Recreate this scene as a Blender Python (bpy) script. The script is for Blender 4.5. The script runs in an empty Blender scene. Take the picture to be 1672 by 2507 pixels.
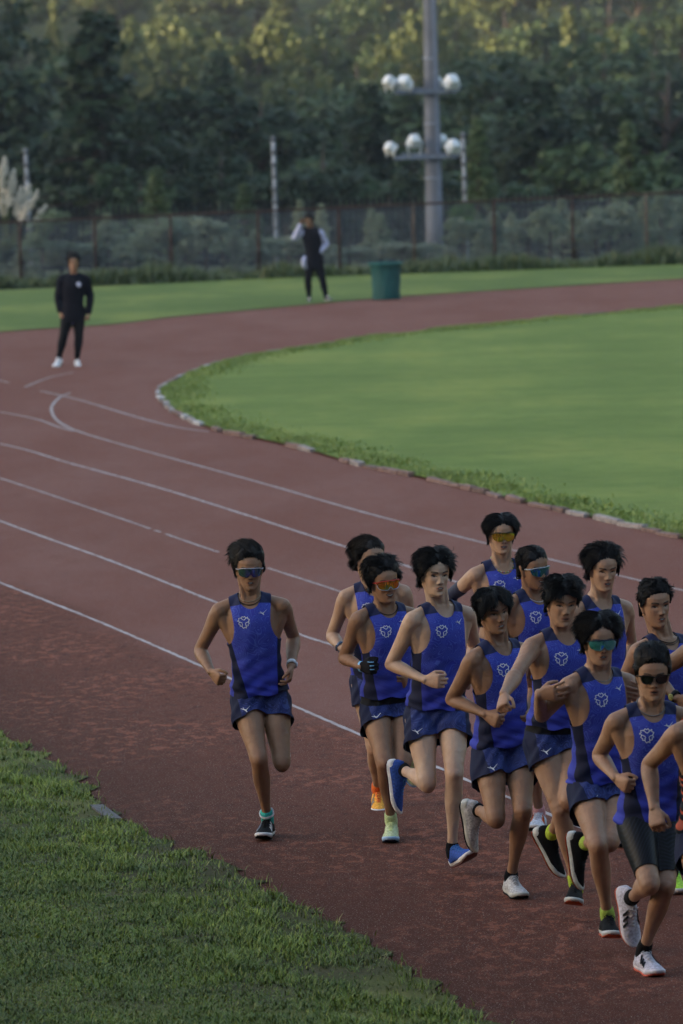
import bpy, math, random
import numpy as np
from mathutils import Vector, Matrix
from mathutils.bvhtree import BVHTree

# ---------------------------------------------------------------- camera, sky, sun, exposure
SC = bpy.context.scene
W, H, F = 1672.0, 2507.0, 13900.0
CAM = np.array([0.0, 0.0, 4.5])
PITCH = math.atan((1253.5 - 175.0) / F)
ROLL = math.radians(1.5)
fw = np.array([0, math.cos(PITCH), -math.sin(PITCH)])
rt0 = np.array([1.0, 0, 0])
up0 = np.cross(rt0, fw)
rt = rt0 * math.cos(ROLL) - up0 * math.sin(ROLL)
upv = up0 * math.cos(ROLL) + rt0 * math.sin(ROLL)

cam = bpy.data.cameras.new('camera')
cam.sensor_fit = 'VERTICAL'; cam.sensor_height = 36.0; cam.sensor_width = 24.0
cam.lens = F * 36.0 / H
cam.clip_start = 0.5; cam.clip_end = 4000
cam.dof.use_dof = True; cam.dof.focus_distance = 32.0; cam.dof.aperture_fstop = 5.3
camo = bpy.data.objects.new('camera', cam)
m = Matrix.Identity(4)
for i in range(3):
    m[i][0] = rt[i]; m[i][1] = upv[i]; m[i][2] = -fw[i]; m[i][3] = CAM[i]
camo.matrix_world = m
SC.collection.objects.link(camo); SC.camera = camo

SUN_EL, SUN_AZ = math.radians(7.5), math.radians(78.0)     # light comes from the left, a little behind the camera
LD = np.array([math.sin(SUN_AZ), math.cos(SUN_AZ), 0.0])   # horizontal travel direction of the light
world = bpy.data.worlds.new('World'); SC.world = world; world.use_nodes = True
wn = world.node_tree
bg = wn.nodes['Background']
sky = wn.nodes.new('ShaderNodeTexSky'); sky.sky_type = 'NISHITA'; sky.sun_disc = False
sky.sun_elevation = SUN_EL
sky.sun_rotation = math.atan2(-LD[0], -LD[1])
sky.air_density = 1.0; sky.dust_density = 1.5
wn.links.new(sky.outputs[0], bg.inputs[0]); bg.inputs[1].default_value = 0.15
sun = bpy.data.lights.new('sun', 'SUN'); sun.energy = 3.4; sun.angle = math.radians(0.5); sun.color = (1.0, 0.80, 0.52)
suno = bpy.data.objects.new('sun', sun); SC.collection.objects.link(suno)
ld3 = Vector((LD[0] * math.cos(SUN_EL), LD[1] * math.cos(SUN_EL), -math.sin(SUN_EL)))
suno.rotation_euler = ld3.to_track_quat('-Z', 'Y').to_euler()
suno.location = (-60, -40, 60)
SC.view_settings.view_transform = 'Standard'; SC.view_settings.look = 'None'
SC.view_settings.exposure = 2.25; SC.view_settings.gamma = 1.0
SC.view_settings.use_white_balance = True; SC.view_settings.white_balance_temperature = 6900; SC.view_settings.white_balance_tint = 12
SC.cycles.use_denoising = True
SC.cycles.max_bounces = 6; SC.cycles.diffuse_bounces = 3; SC.cycles.glossy_bounces = 3
SC.cycles.transparent_max_bounces = 8
SC.cycles.sample_clamp_indirect = 4.0

random.seed(5); RNG = np.random.default_rng(7)

def ray(px, py):
    return fw + rt * ((px - W / 2) / F) - upv * ((py - H / 2) / F)
def at(px, py, D):                      # the point in the world, D metres in front, seen there
    d = ray(px, py); return CAM + d * (D / d[1])
def gnd(px, py, z=0.0):
    d = ray(px, py); return CAM + d * ((z - CAM[2]) / d[2])
def project(p):
    q = np.asarray(p, float) - CAM
    zc = q @ fw
    return np.stack([W / 2 + F * (q @ rt) / zc, H / 2 - F * (q @ upv) / zc], -1)

# ---------------------------------------------------------------- small mesh kit
def nrm(v):
    v = np.asarray(v, float); return v / (np.linalg.norm(v) + 1e-12)
class Geo:
    def __init__(s): s.v = []; s.f = []; s.n = 0; s.mi = []
    def add(s, v, f, mi=0):
        v = np.asarray(v, float)
        s.v.append(v); s.f += [tuple(int(i) + s.n for i in q) for q in f]; s.mi += [mi] * len(f); s.n += len(v)
    def box(s, lo, hi, mi=0, M=None):
        x0, y0, z0 = lo; x1, y1, z1 = hi
        v = np.array([[x0,y0,z0],[x1,y0,z0],[x1,y1,z0],[x0,y1,z0],[x0,y0,z1],[x1,y0,z1],[x1,y1,z1],[x0,y1,z1]], float)
        if M is not None: v = v @ M[:3,:3].T + M[:3,3]
        s.add(v, [(0,3,2,1),(4,5,6,7),(0,1,5,4),(1,2,6,5),(2,3,7,6),(3,0,4,7)], mi)
    def arr(s): return np.concatenate(s.v) if s.v else np.zeros((0,3))
def mesh_from(name, v, f, attrs=None, smooth=True):
    me = bpy.data.meshes.new(name)
    v = np.ascontiguousarray(v, np.float32)
    if isinstance(f, np.ndarray):
        k = f.shape[1]; me.vertices.add(len(v)); me.vertices.foreach_set('co', v.ravel())
        me.loops.add(f.size); me.loops.foreach_set('vertex_index', f.ravel().astype(np.int32))
        me.polygons.add(len(f)); me.polygons.foreach_set('loop_start', np.arange(0, f.size, k, dtype=np.int32))
        me.polygons.foreach_set('loop_total', np.full(len(f), k, np.int32))
        me.update(calc_edges=True)
    else:
        me.from_pydata(v.tolist(), [], f); me.update()
    for k, a in (attrs or {}).items():
        at_ = me.attributes.new(k, 'FLOAT_VECTOR', 'POINT'); at_.data.foreach_set('vector', np.ascontiguousarray(a, np.float32).ravel())
    if smooth: me.polygons.foreach_set('use_smooth', np.ones(len(me.polygons), bool))
    return me
def link(name, me, mats, parent=None, base=None):
    o = bpy.data.objects.new(name, me); SC.collection.objects.link(o)
    for m_ in (mats if isinstance(mats, (list, tuple)) else [mats]): me.materials.append(m_)
    if parent is not None: o.parent = parent
    return o
def put(name, geo, mats, parent=None, smooth=True, attrs=None, base=(0,0,0)):
    me = mesh_from(name, geo.arr() - np.asarray(base, float), geo.f, attrs, smooth)
    o = link(name, me, mats, parent)
    if any(geo.mi): me.polygons.foreach_set('material_index', np.array(geo.mi, np.int32))
    return o
def tag(o, label=None, cat=None, group=None, kind=None):
    if label: o['label'] = label
    if cat: o['category'] = cat
    if group: o['group'] = group
    if kind: o['kind'] = kind
    return o
def empty(name, loc):
    o = bpy.data.objects.new(name, None); SC.collection.objects.link(o); o.location = tuple(float(x) for x in loc); o.empty_display_size = .2
    return o
def rings(R, geo=None, closed=True, cap=True, mi=0):
    """R: list of (n,3) rings -> tube"""
    geo = geo or Geo(); n = len(R[0]); m_ = len(R); V = np.concatenate(R); f = []
    for i in range(m_ - 1):
        a = i * n; b = a + n
        for j in range(n if closed else n - 1):
            k = (j + 1) % n
            f.append((a + j, a + k, b + k, b + j))
    if cap:
        V = np.vstack([V, R[0].mean(0), R[-1].mean(0)]); c0 = m_ * n; c1 = c0 + 1
        for j in range(n):
            k = (j + 1) % n
            f.append((c0, k, j)); f.append((c1, (m_-1)*n + j, (m_-1)*n + k))
    geo.add(V, f, mi); return geo
def frame(ax, front):
    ax = nrm(ax); lat = np.cross(front, ax)
    if np.linalg.norm(lat) < 1e-4: lat = np.cross([0.3, 0.2, 1], ax)
    lat = nrm(lat); fr = nrm(np.cross(ax, lat)); return ax, lat, fr
def limb(p0, p1, front, prof, geo, n=20, add=0.0, t0=-9, t1=9):
    """tapered limb: prof = [(t, lateral r, front r, back r)]"""
    p0 = np.asarray(p0, float); p1 = np.asarray(p1, float); L = np.linalg.norm(p1 - p0)
    ax, lat, fr = frame(p1 - p0, front)
    P = np.array([list(q) + [q[1]] * (4 - len(q)) for q in prof], float)
    lo, hi = max(P[0,0], t0), min(P[-1,0], t1)
    ts = np.linspace(lo, hi, 18); ph = np.linspace(0, 2*math.pi, n, endpoint=False)
    R = []
    def sec(t, k=1.0):
        rl, rf, rb = [np.interp(t, P[:,0], P[:,i]) + add for i in (1,2,3)]
        s_ = np.sin(ph); r2 = np.where(s_ > 0, rf, rb)
        return p0 + ax*(t*L) + k*(np.outer(np.cos(ph)*rl, lat) + np.outer(s_*r2, fr)), min(rl, rf, rb)
    for e in (1.0, .7, .35): pass
    r, rm = sec(lo)
    for a in (75, 50, 25): R.append(sec(lo, math.cos(math.radians(a)))[0] - ax*rm*.8*math.sin(math.radians(a)))
    for t in ts: R.append(sec(t)[0])
    r, rm = sec(hi)
    for a in (25, 50, 75): R.append(sec(hi, math.cos(math.radians(a)))[0] + ax*rm*.8*math.sin(math.radians(a)))
    rings(R, geo)
def ball(c, r, geo, n=14):
    c = np.asarray(c, float); r = np.broadcast_to(np.asarray(r, float), (3,))
    R = []
    for a in np.linspace(-80, 80, 9):
        a = math.radians(a); ph = np.linspace(0, 2*math.pi, n, endpoint=False)
        R.append(c + np.stack([np.cos(ph)*math.cos(a), np.sin(ph)*math.cos(a), np.full(n, math.sin(a))], -1) * r)
    rings(R, geo)
def tube(pts, r, geo, n=8, closed=False, cap=True, mi=0):
    pts = np.asarray(pts, float); m_ = len(pts); R = []
    rr = np.broadcast_to(np.asarray(r, float), (m_,))
    ph = np.linspace(0, 2*math.pi, n, endpoint=False)
    prev = None
    for i in range(m_):
        if closed: t = pts[(i+1) % m_] - pts[i-1]
        else: t = pts[min(i+1, m_-1)] - pts[max(i-1, 0)]
        t = nrm(t)
        if prev is None: a = nrm(np.cross(t, [0.13, 0.3, 1.0]))
        else: a = nrm(prev - t * (prev @ t))
        prev = a; b = np.cross(t, a)
        R.append(pts[i] + rr[i]*(np.outer(np.cos(ph), a) + np.outer(np.sin(ph), b)))
    if closed: R.append(R[0]); cap = False
    rings(R, geo, cap=cap, mi=mi)
def remesh(geo, vox):
    me = mesh_from('tmp', geo.arr(), geo.f)
    o = bpy.data.objects.new('tmp', me); SC.collection.objects.link(o)
    md = o.modifiers.new('r', 'REMESH'); md.mode = 'VOXEL'; md.voxel_size = vox; md.adaptivity = 0
    dg = bpy.context.evaluated_depsgraph_get(); ev = o.evaluated_get(dg).to_mesh()
    nv = len(ev.vertices); v = np.empty(nv*3, np.float32); ev.vertices.foreach_get('co', v)
    lt = np.empty(len(ev.polygons), np.int32); ev.polygons.foreach_get('loop_total', lt)
    li = np.empty(len(ev.loops), np.int32); ev.loops.foreach_get('vertex_index', li)
    assert (lt == 4).all(), 'quads expected'
    f = li.reshape(-1, 4).copy(); v = v.reshape(-1, 3).astype(float)
    o.to_mesh_clear() if False else None
    bpy.data.objects.remove(o); bpy.data.meshes.remove(me)
    return v, f
def smooth(v, f, it=2, w=.5, mask=None):
    e = np.concatenate([f[:, [i, (i+1) % f.shape[1]]] for i in range(f.shape[1])])
    n = len(v); cnt = np.bincount(e[:,0], minlength=n) + np.bincount(e[:,1], minlength=n)
    for _ in range(it):
        s_ = np.zeros_like(v)
        for k in range(3):
            s_[:,k] = np.bincount(e[:,0], v[e[:,1],k], n) + np.bincount(e[:,1], v[e[:,0],k], n)
        av = s_ / np.maximum(cnt, 1)[:,None]
        ww = w if mask is None else (w*mask)[:,None]
        v = v + (av - v)*ww
    return v
def vnormals(v, f):
    a = v[f[:,2]] - v[f[:,0]]; b = v[f[:,3 if f.shape[1] > 3 else 1]] - v[f[:,1 if f.shape[1] > 3 else 0]]
    fn = np.cross(a, b); n = np.zeros_like(v)
    for c in range(f.shape[1]):
        for k in range(3): n[:,k] += np.bincount(f[:,c], fn[:,k], len(v))
    return n / (np.linalg.norm(n, axis=1, keepdims=True) + 1e-12)
def clip(v, f, g):
    """keep g>0, cutting faces exactly along g=0. returns v, tris"""
    t = np.concatenate([f[:,[0,1,2]], f[:,[0,2,3]]]) if f.shape[1] == 4 else f
    s_ = g > 0; c = s_[t].sum(1)
    keep = t[c == 3]; mix = t[(c == 1) | (c == 2)]
    nv = []; new = []; cache = {}; base = len(v)
    def cut(a, b):
        k = (a, b) if a < b else (b, a)
        if k not in cache:
            w_ = g[a] / (g[a] - g[b]); nv.append(v[a] + (v[b]-v[a])*w_); cache[k] = base + len(nv) - 1
        return cache[k]
    for a, b, d in mix.tolist():
        for _ in range(3):
            if (s_[a] and not s_[b] and not s_[d]) or (not s_[a] and s_[b] and s_[d]): break
            a, b, d = b, d, a
        if s_[a]: new.append((a, cut(a,b), cut(a,d)))
        else:
            x, y = cut(a,b), cut(a,d); new.append((x, b, d)); new.append((x, d, y))
    V = np.vstack([v, np.array(nv)]) if nv else v
    T = np.vstack([keep, np.array(new, int)]) if new else keep
    used = np.unique(T); mp = np.full(len(V), -1); mp[used] = np.arange(len(used))
    return V[used], mp[T]
def solid(o, th, off=-1):
    md = o.modifiers.new('thickness', 'SOLIDIFY'); md.thickness = th; md.offset = off

# ---------------------------------------------------------------- shader kit
class E:
    """a socket with arithmetic"""
    def __init__(s, nt, sk): s.nt = nt; s.k = sk
    def _m(s, op, *o):
        n = s.nt.nodes.new('ShaderNodeMath'); n.operation = op
        for i, x in enumerate((s,) + o):
            if isinstance(x, E): s.nt.links.new(x.k, n.inputs[i])
            else: n.inputs[i].default_value = float(x)
        return E(s.nt, n.outputs[0])
    def __add__(s, o): return s._m('ADD', o)
    def __sub__(s, o): return s._m('SUBTRACT', o)
    def __mul__(s, o): return s._m('MULTIPLY', o)
    def __truediv__(s, o): return s._m('DIVIDE', o)
    __radd__ = __add__; __rmul__ = __mul__
    def __rsub__(s, o): return (s * -1.0) + o
    def abs(s): return s._m('ABSOLUTE')
    def frac(s): return s._m('FRACT')
    def sq(s): return s * s
    def sqrt(s): return s._m('SQRT')
    def mn(s, o): return s._m('MINIMUM', o)
    def mx(s, o): return s._m('MAXIMUM', o)
    def sin(s): return s._m('SINE')
    def step(s, a, b):
        n = s.nt.nodes.new('ShaderNodeMapRange'); n.interpolation_type = 'SMOOTHSTEP'
        s.nt.links.new(s.k, n.inputs[0]); n.inputs[1].default_value = a; n.inputs[2].default_value = b
        return E(s.nt, n.outputs[0])
class Mat:
    def __init__(s, name, rough=.7, spec=.3):
        s.m = bpy.data.materials.new(name); s.m.use_nodes = True; s.nt = s.m.node_tree; s.b = s.nt.nodes['Principled BSDF']
        s.b.inputs['Roughness'].default_value = rough; s.b.inputs['Specular IOR Level'].default_value = spec
    def attr(s, name):
        n = s.nt.nodes.new('ShaderNodeAttribute'); n.attribute_name = name
        return s.sep(n.outputs['Vector'])
    def sep(s, sk):
        p = s.nt.nodes.new('ShaderNodeSeparateXYZ'); s.nt.links.new(sk, p.inputs[0])
        return E(s.nt, p.outputs[0]), E(s.nt, p.outputs[1]), E(s.nt, p.outputs[2])
    def vec(s, x, y, z):
        c = s.nt.nodes.new('ShaderNodeCombineXYZ')
        for i, q in enumerate((x, y, z)):
            if isinstance(q, E): s.nt.links.new(q.k, c.inputs[i])
            else: c.inputs[i].default_value = q
        return c.outputs[0]
    def obj(s):
        n = s.nt.nodes.new('ShaderNodeNewGeometry'); return s.sep(n.outputs['Position'])
    def noise(s, vec=None, scale=5, detail=3, rough=.5, dist=0.0, col=False):
        n = s.nt.nodes.new('ShaderNodeTexNoise'); n.inputs['Scale'].default_value = scale; n.inputs['Detail'].default_value = detail
        n.inputs['Roughness'].default_value = rough; n.inputs['Distortion'].default_value = dist
        if vec is None:
            g = s.nt.nodes.new('ShaderNodeNewGeometry'); vec = g.outputs['Position']
        s.nt.links.new(vec, n.inputs['Vector']); return E(s.nt, n.outputs[1 if col else 0])
    def col(s, c): return (c[0], c[1], c[2], 1.0)
    def mix(s, fac, a, b):
        n = s.nt.nodes.new('ShaderNodeMix'); n.data_type = 'RGBA'
        if isinstance(fac, E): s.nt.links.new(fac.k, n.inputs[0])
        else: n.inputs[0].default_value = fac
        for i, q in ((6, a), (7, b)):
            if isinstance(q, (tuple, list)): n.inputs[i].default_value = s.col(q)
            else: s.nt.links.new(q, n.inputs[i])
        return n.outputs[2]
    def base(s, c):
        if isinstance(c, (tuple, list)): s.b.inputs['Base Color'].default_value = s.col(c)
        else: s.nt.links.new(c, s.b.inputs['Base Color'])
        return s
    def bump(s, h, strength=.5, dist=.01):
        n = s.nt.nodes.new('ShaderNodeBump'); n.inputs['Strength'].default_value = strength; n.inputs['Distance'].default_value = dist
        s.nt.links.new(h.k, n.inputs['Height']); s.nt.links.new(n.outputs[0], s.b.inputs['Normal']); return s
    def rough(s, e): s.nt.links.new(e.k, s.b.inputs['Roughness']); return s
def plain(name, c, rough=.6, spec=None, var=.25, scale=30, metal=0):
    if spec is None: spec = .10 if max(c) < .03 else .25
    M = Mat(name, rough, spec); n = M.noise(scale=scale, detail=3)
    lo = tuple(x*(1-var) for x in c); hi = tuple(min(1, x*(1+var)) for x in c)
    M.base(M.mix(n.step(.3,.7), lo, hi)); M.b.inputs['Metallic'].default_value = metal
    return M.m
# ================================================================ PEOPLE
def skin_mat(tone, mouth=.4, teeth=.3, smile=0.0, eye=.5, brow=1.0):
    M = Mat('skin', .52, .36)
    fx, fy, fz = M.attr('fco'); ax = fx.abs()
    n1 = M.noise(scale=9, detail=3); n2 = M.noise(scale=60, detail=2)
    t = np.array(tone)
    c = M.mix(n1.step(.3, .7), tuple(t*.88*np.array([1.04,.97,.95])), tuple(t*1.1))
    c = M.mix((n2 - .5)*.25 + .1, c, tuple(t*np.array([.85,.68,.62])))
    kx, ky, kz = M.attr('kn'); c = M.mix((kx*.50).mn(.5), c, tuple(t*np.array([.62,.44,.42]))); c = M.mix((ky*.30).mn(.3), c, tuple(t*np.array([.95,.62,.55])))
    # cheeks, nose tip and ears a little redder
    ck = ((ax-.04)/.022).sq() + ((fz+.03)/.022).sq()
    c = M.mix((1.0 - ck).mx(0)*.25, c, tuple(t*np.array([1.0,.72,.66])))
    front = fy.step(.03, .045)
    zz = fz - fx.sq()*(smile*14.0)
    lp = ((fx/.0245).sq() + ((zz+.0675)/(.0085+.004*mouth)).sq()).step(1.15, .85)
    c = M.mix(lp*front*.85, c, tuple(t*np.array([.80,.50,.50])))
    if mouth > .05:
        mo = ((fx/(.0175+.006*smile)).sq() + ((zz+.0675)/(.0022+.0066*mouth)).sq()).step(1.2, .8)
        c = M.mix(mo*front, c, (.018,.008,.008))
        if teeth > .05:
            te = ((fx/(.011+.008*smile)).sq() + ((zz+.0675-.0016*mouth)/(.0012+.0024*teeth)).sq()).step(1.2,.8)
            c = M.mix(te*front*.8, c, (.42,.40,.38))
    else:
        ml = (zz+.0675).abs().step(.0016,.0006)*ax.step(.022,.019)
        c = M.mix(ml*front, c, (.05,.02,.02))
    ns = (((ax-.0085)/.0042).sq() + ((fz+.0425)/.0028).sq()).step(1.3,.7)
    c = M.mix(ns*front*.8, c, (.02,.010,.008))
    ez = fz - (ax-.031)*.16; ex = ax-.0315
    ew = ((ex/.0160).sq() + (ez/(.0024+.0056*eye)).sq()).step(1.15,.85)
    c = M.mix(ew*front*.75, c, (.26,.23,.21))
    ir = ((ex/.0078).sq() + (ez/(.0030+.0054*eye)).sq()).step(1.2,.8)
    c = M.mix(ir*front, c, (.012,.009,.008))
    lid = ((ez-.0052*eye-.0012+(ex/.0155).sq()*.004).abs()).step(.0030,.0014)*(ex.abs()).step(.0185,.0150)
    c = M.mix(lid*front*.9, c, (.02,.014,.012))
    bz = (fz-.0225-(ax-.03)*.10+((ax-.034)/.02).sq()*.0035).abs()
    bw = bz.step(.0052,.0028)*(ax-.0315).abs().step(.0215,.0165)
    c = M.mix(bw*front*.85*brow, c, (.02,.015,.013))
    M.base(c)
    M.b.inputs['Subsurface Weight'].default_value = 0.0
    n3 = M.noise(scale=17, detail=2, rough=.45, dist=.3); M.bump(n3 + n2*.10, .55, .016)
    return M.m

def cloth_pattern(M, co, lo, hi, line, scale=11.0, mult=22.0, seed=0.0, width=.17):
    x, y, z = co
    v = M.vec(x + seed, y*.6, z)
    n = M.noise(v, scale=scale, detail=1.5, rough=.45, dist=.6)
    fr = (n*mult).frac()
    ln = (fr-.5).abs().step(width, width*.45)
    return ln, n
def vest_mat(seed, dark=False, red=False):
    M = Mat('vest_fabric', .7, .15)
    t, u, v = M.attr('tco'); au = u.abs()
    z = t*.53
    ln, n = cloth_pattern(M, (u, v, z), 0, 0, 0, seed=seed)
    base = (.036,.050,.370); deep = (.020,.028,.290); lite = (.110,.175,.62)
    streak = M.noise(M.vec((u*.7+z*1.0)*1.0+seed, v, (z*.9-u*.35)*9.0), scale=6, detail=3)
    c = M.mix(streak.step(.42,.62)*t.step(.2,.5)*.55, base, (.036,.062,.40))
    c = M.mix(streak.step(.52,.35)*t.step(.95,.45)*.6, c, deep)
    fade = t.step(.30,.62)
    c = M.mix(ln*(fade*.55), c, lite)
    navy = (.010,.013,.040)
    ed = .082 + (t.mx(-.1).mn(.72))*.078
    side = (au - ed).step(-.0012,.0012)*(v - (t*-.11+.058)).step(-.001,.001)*t.step(.80,.78)
    c = M.mix(side, c, navy)
    yoke = (t-1.075+ (au-.09)*.35).step(-.003,.003)
    c = M.mix(yoke, c, (.020,.026,.075))
    if dark:
        st = ((z*1.0+u*1.4)*24.0).frac().step(.62,.70)*(au-.10).step(-.002,.002)
        c = M.mix(st, (.010,.010,.018), (.55,.10,.05) if red else (.012,.012,.02))
    M.base(c); w = M.noise(scale=260, detail=2); M.bump(w, .15, .002)
    return M.m
def shorts_mat(seed, band=False):
    M = Mat('shorts_fabric', .7, .12)
    a, b, z = M.attr('tco')             # z: metres above hip joint, a lateral, b front
    ln, n = cloth_pattern(M, (a, b, z), 0, 0, 0, scale=11, mult=22, seed=seed+3, width=.22)
    big = M.noise(M.vec(a+seed, b, z), scale=14, detail=2)
    c = M.mix(big.step(.35,.65), (.014,.020,.085), (.024,.038,.150))
    c = M.mix(ln*.45, c, (.060,.090,.29))
    lo = (z+.075+ (big-.5)*.03 - (a.abs())*.10).step(.012,-.012)
    side = (a.abs()-.150).step(-.002,.002)
    c = M.mix(lo, c, (.012,.018,.060)); c = M.mix(side, c, (.010,.014,.045))
    if band: c = M.mix((z-.055).step(-.002,.002), c, (.004,.004,.006))
    M.base(c); w = M.noise(scale=240, detail=2); M.bump(w, .12, .002)
    return M.m

def HEADP():
    P = np.array([(-.121,.014,.062,-.030),(-.116,.028,.077,.0),(-.106,.040,.083,.02),(-.090,.0485,.084,.035),(-.070,.0560,.084,.052),
        (-.045,.0625,.084,.072),(-.020,.0675,.083,.086),(.000,.0705,.0825,.095),(.020,.0735,.087,.100),(.045,.0760,.0865,.102),
        (.068,.0735,.0775,.096),(.086,.0640,.0625,.082),(.100,.0470,.044,.062),(.110,.028,.026,.038),(.1155,.010,.010,.012)])
    return P
def head_rings(grow=0.0, up=0.0, n=64, face=True, zmin=-9):
    P = HEADP(); zs = np.concatenate([np.linspace(-.121,-.09,8), np.linspace(-.085,.09,44), np.linspace(.094,.1155,8)])
    ph = np.linspace(0, 2*math.pi, n, endpoint=False); R = []
    for z in zs:
        w, f, b = [np.interp(z, P[:,0], P[:,i]) for i in (1,2,3)]
        c_, s_ = np.cos(ph), np.sin(ph)
        e = np.where(s_ > 0, 2.35, 2.1)
        rr = (np.abs(c_)**e + np.abs(s_)**e)**(-1/e)
        x = w*c_*rr; y = np.where(s_ > 0, f, max(b, .01))*s_*rr
        if z < -.08: y = np.maximum(y, -b) 
        if face:
            fr = (s_ > .15)
            g = lambda cx, cz, sx, sz: np.exp(-((np.abs(x)-cx)/sx)**2 - ((z-cz)/sz)**2)
            d = -.0115*g(.030, .001, .015, .011) + .004*g(.030, .021, .022, .006) + .0045*g(.046,-.024,.018,.016)
            ridge = np.interp(z, [-.052,-.046,-.038,-.030,-.012,.004,.016,.03], [0,.007,.0185,.0175,.010,.0045,.001,0])
            sg = np.interp(z, [-.05,-.036,-.01,.01], [.0125,.0120,.0085,.009])
            d = d + ridge*np.exp(-(x/sg)**2)
            d = d + .0085*np.exp(-((np.abs(x)-.0135)/.006)**2 - ((z+.0385)/.0065)**2)
            d = d + .0055*g(0,-.0605,.021,.0045) + .0065*g(0,-.0745,.018,.0052) - .004*g(0,-.0675,.02,.0022) - .004*g(0,-.086,.02,.006) + .006*g(0,-.104,.018,.012)
            d = d - .003*g(.03,-.06,.012,.02)
            y = np.where(fr, y + d, y)
        R.append(np.stack([x, y, np.full(n, z)], -1))
    if grow:
        R = [r + nrm_rows(r*np.array([1,.8,1]))*grow + np.array([0,0,up]) for r in R]
    return R
def nrm_rows(a): return a/(np.linalg.norm(a, axis=1, keepdims=True)+1e-9)

def hand(wr, d, thumb, med, geo, curl=(65,75,45), k=1.0, spread=0.0, add=0.0, open_=None):
    """a palm with five fingers; d wrist->knuckles, thumb = thumb side, med = way the palm faces"""
    d = nrm(d); lat = nrm(thumb - d*(np.dot(thumb, d))); n = np.cross(d, lat)
    if np.dot(n, med) < 0: n = -n
    wr = np.asarray(wr, float)
    R = []; ph = np.linspace(0, 2*math.pi, 14, endpoint=False)
    for q, a, b in ((-.012,.026,.019),(0,.027,.018),(.02,.034,.0175),(.045,.040,.0165),(.07,.042,.0155),(.085,.041,.0145),(.092,.036,.009)):
        c = wr + d*q*k; rr = (np.abs(np.cos(ph))**2.6+np.abs(np.sin(ph))**2.6)**(-1/2.6)
        R.append(c + k*(np.outer(np.cos(ph)*rr*(a+add), lat) + np.outer(np.sin(ph)*rr*(b+add), n)))
    rings(R, geo)
    lens = [.066,.075,.070,.056]
    for i, off in enumerate((.0325,.0112,-.0108,-.0310)):
        L = lens[i]*k; p = wr + d*(.083-.004*abs(i-1.2))*k + lat*off*k
        ang = 0; pts = [p - d*.012*k, p]; cu = curl if open_ is None else open_[i]
        fd = nrm(d + lat*spread*(1.5-i)*.35)
        for seg, c in zip((.46,.30,.24), cu):
            ang += math.radians(c + random.uniform(-4,4))
            pts.append(pts[-1] + (fd*math.cos(ang) + n*math.sin(ang))*L*seg*1.08)
        tube(pts, np.array([.0088,.0092,.0086,.0080,.0066])*k+add, geo, n=9)
    p = wr + d*.022*k + lat*.024*k + n*.006*k
    q = p + (d*.72 + lat*.58 + n*.30)*.040*k; r = q + (d*.85 + lat*.05 + n*.50)*.030*k; s_ = r + (d*.80 - lat*.20 + n*.55)*.024*k
    tube([p - lat*.006, p, q, r, s_], np.array([.013,.0135,.0108,.0098,.0078])*k+add, geo, n=9)
    return dict(wr=wr, d=d, lat=lat, n=n)

UARM = [(-.10,.030),(0,.047,.047,.050),(.12,.050,.048,.048),(.28,.044,.046,.044),(.45,.039,.045,.041),(.62,.037,.042,.039),(.80,.036,.036,.037),(1.0,.036,.033,.035),(1.04,.030)]
FARM = [(-.04,.030),(0,.036,.033,.035),(.14,.042,.038,.036),(.30,.042,.037,.034),(.5,.037,.032,.030),(.75,.030,.024,.024),(.93,.0275,.020,.020),(1.03,.0265,.019,.019)]
THIGH = [(-.12,.070,.07,.085),(0,.086,.086,.100),(.15,.087,.088,.092),(.35,.079,.083,.080),(.55,.068,.074,.070),(.75,.057,.063,.060),(.88,.053,.056,.052),(.97,.053,.055,.047),(1.03,.048,.048,.04)]
SHIN = [(-.05,.044,.040,.04),(0,.052,.052,.046),(.07,.050,.051,.050),(.18,.050,.044,.062),(.30,.052,.040,.068),(.42,.047,.037,.061),(.58,.037,.033,.044),(.75,.029,.029,.033),(.90,.029,.030,.033),(.98,.031,.030,.036),(1.02,.022,.022,.026)]
UARM = [(q[0],) + tuple(x*1.08 for x in q[1:]) for q in UARM]; FARM = [(q[0],) + tuple(x*1.05 for x in q[1:]) for q in FARM]
THIGH = [(q[0],) + tuple(x*1.04 for x in q[1:]) for q in THIGH]
TORSO0 = [(-.22,.07,.05,.06),(-.14,.115,.080,.100),(-.02,.150,.092,.118),(.08,.150,.092,.112),(.22,.138,.088,.092),(.36,.127,.085,.083),(.50,.130,.090,.085),(.65,.140,.099,.093),(.78,.148,.104,.098),(.90,.148,.098,.098),(1.0,.140,.080,.088),(1.08,.105,.058,.072),(1.15,.07,.045,.055)]
TORSO = [(q[0],) + tuple(x*1.04 for x in q[1:]) for q in TORSO0]
def prof_add(P, fn):
    return [tuple([q[0]] + [x + fn(q[0]) for x in (list(q[1:]) + [q[1]]*(4-len(q)))]) for q in P]

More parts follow.
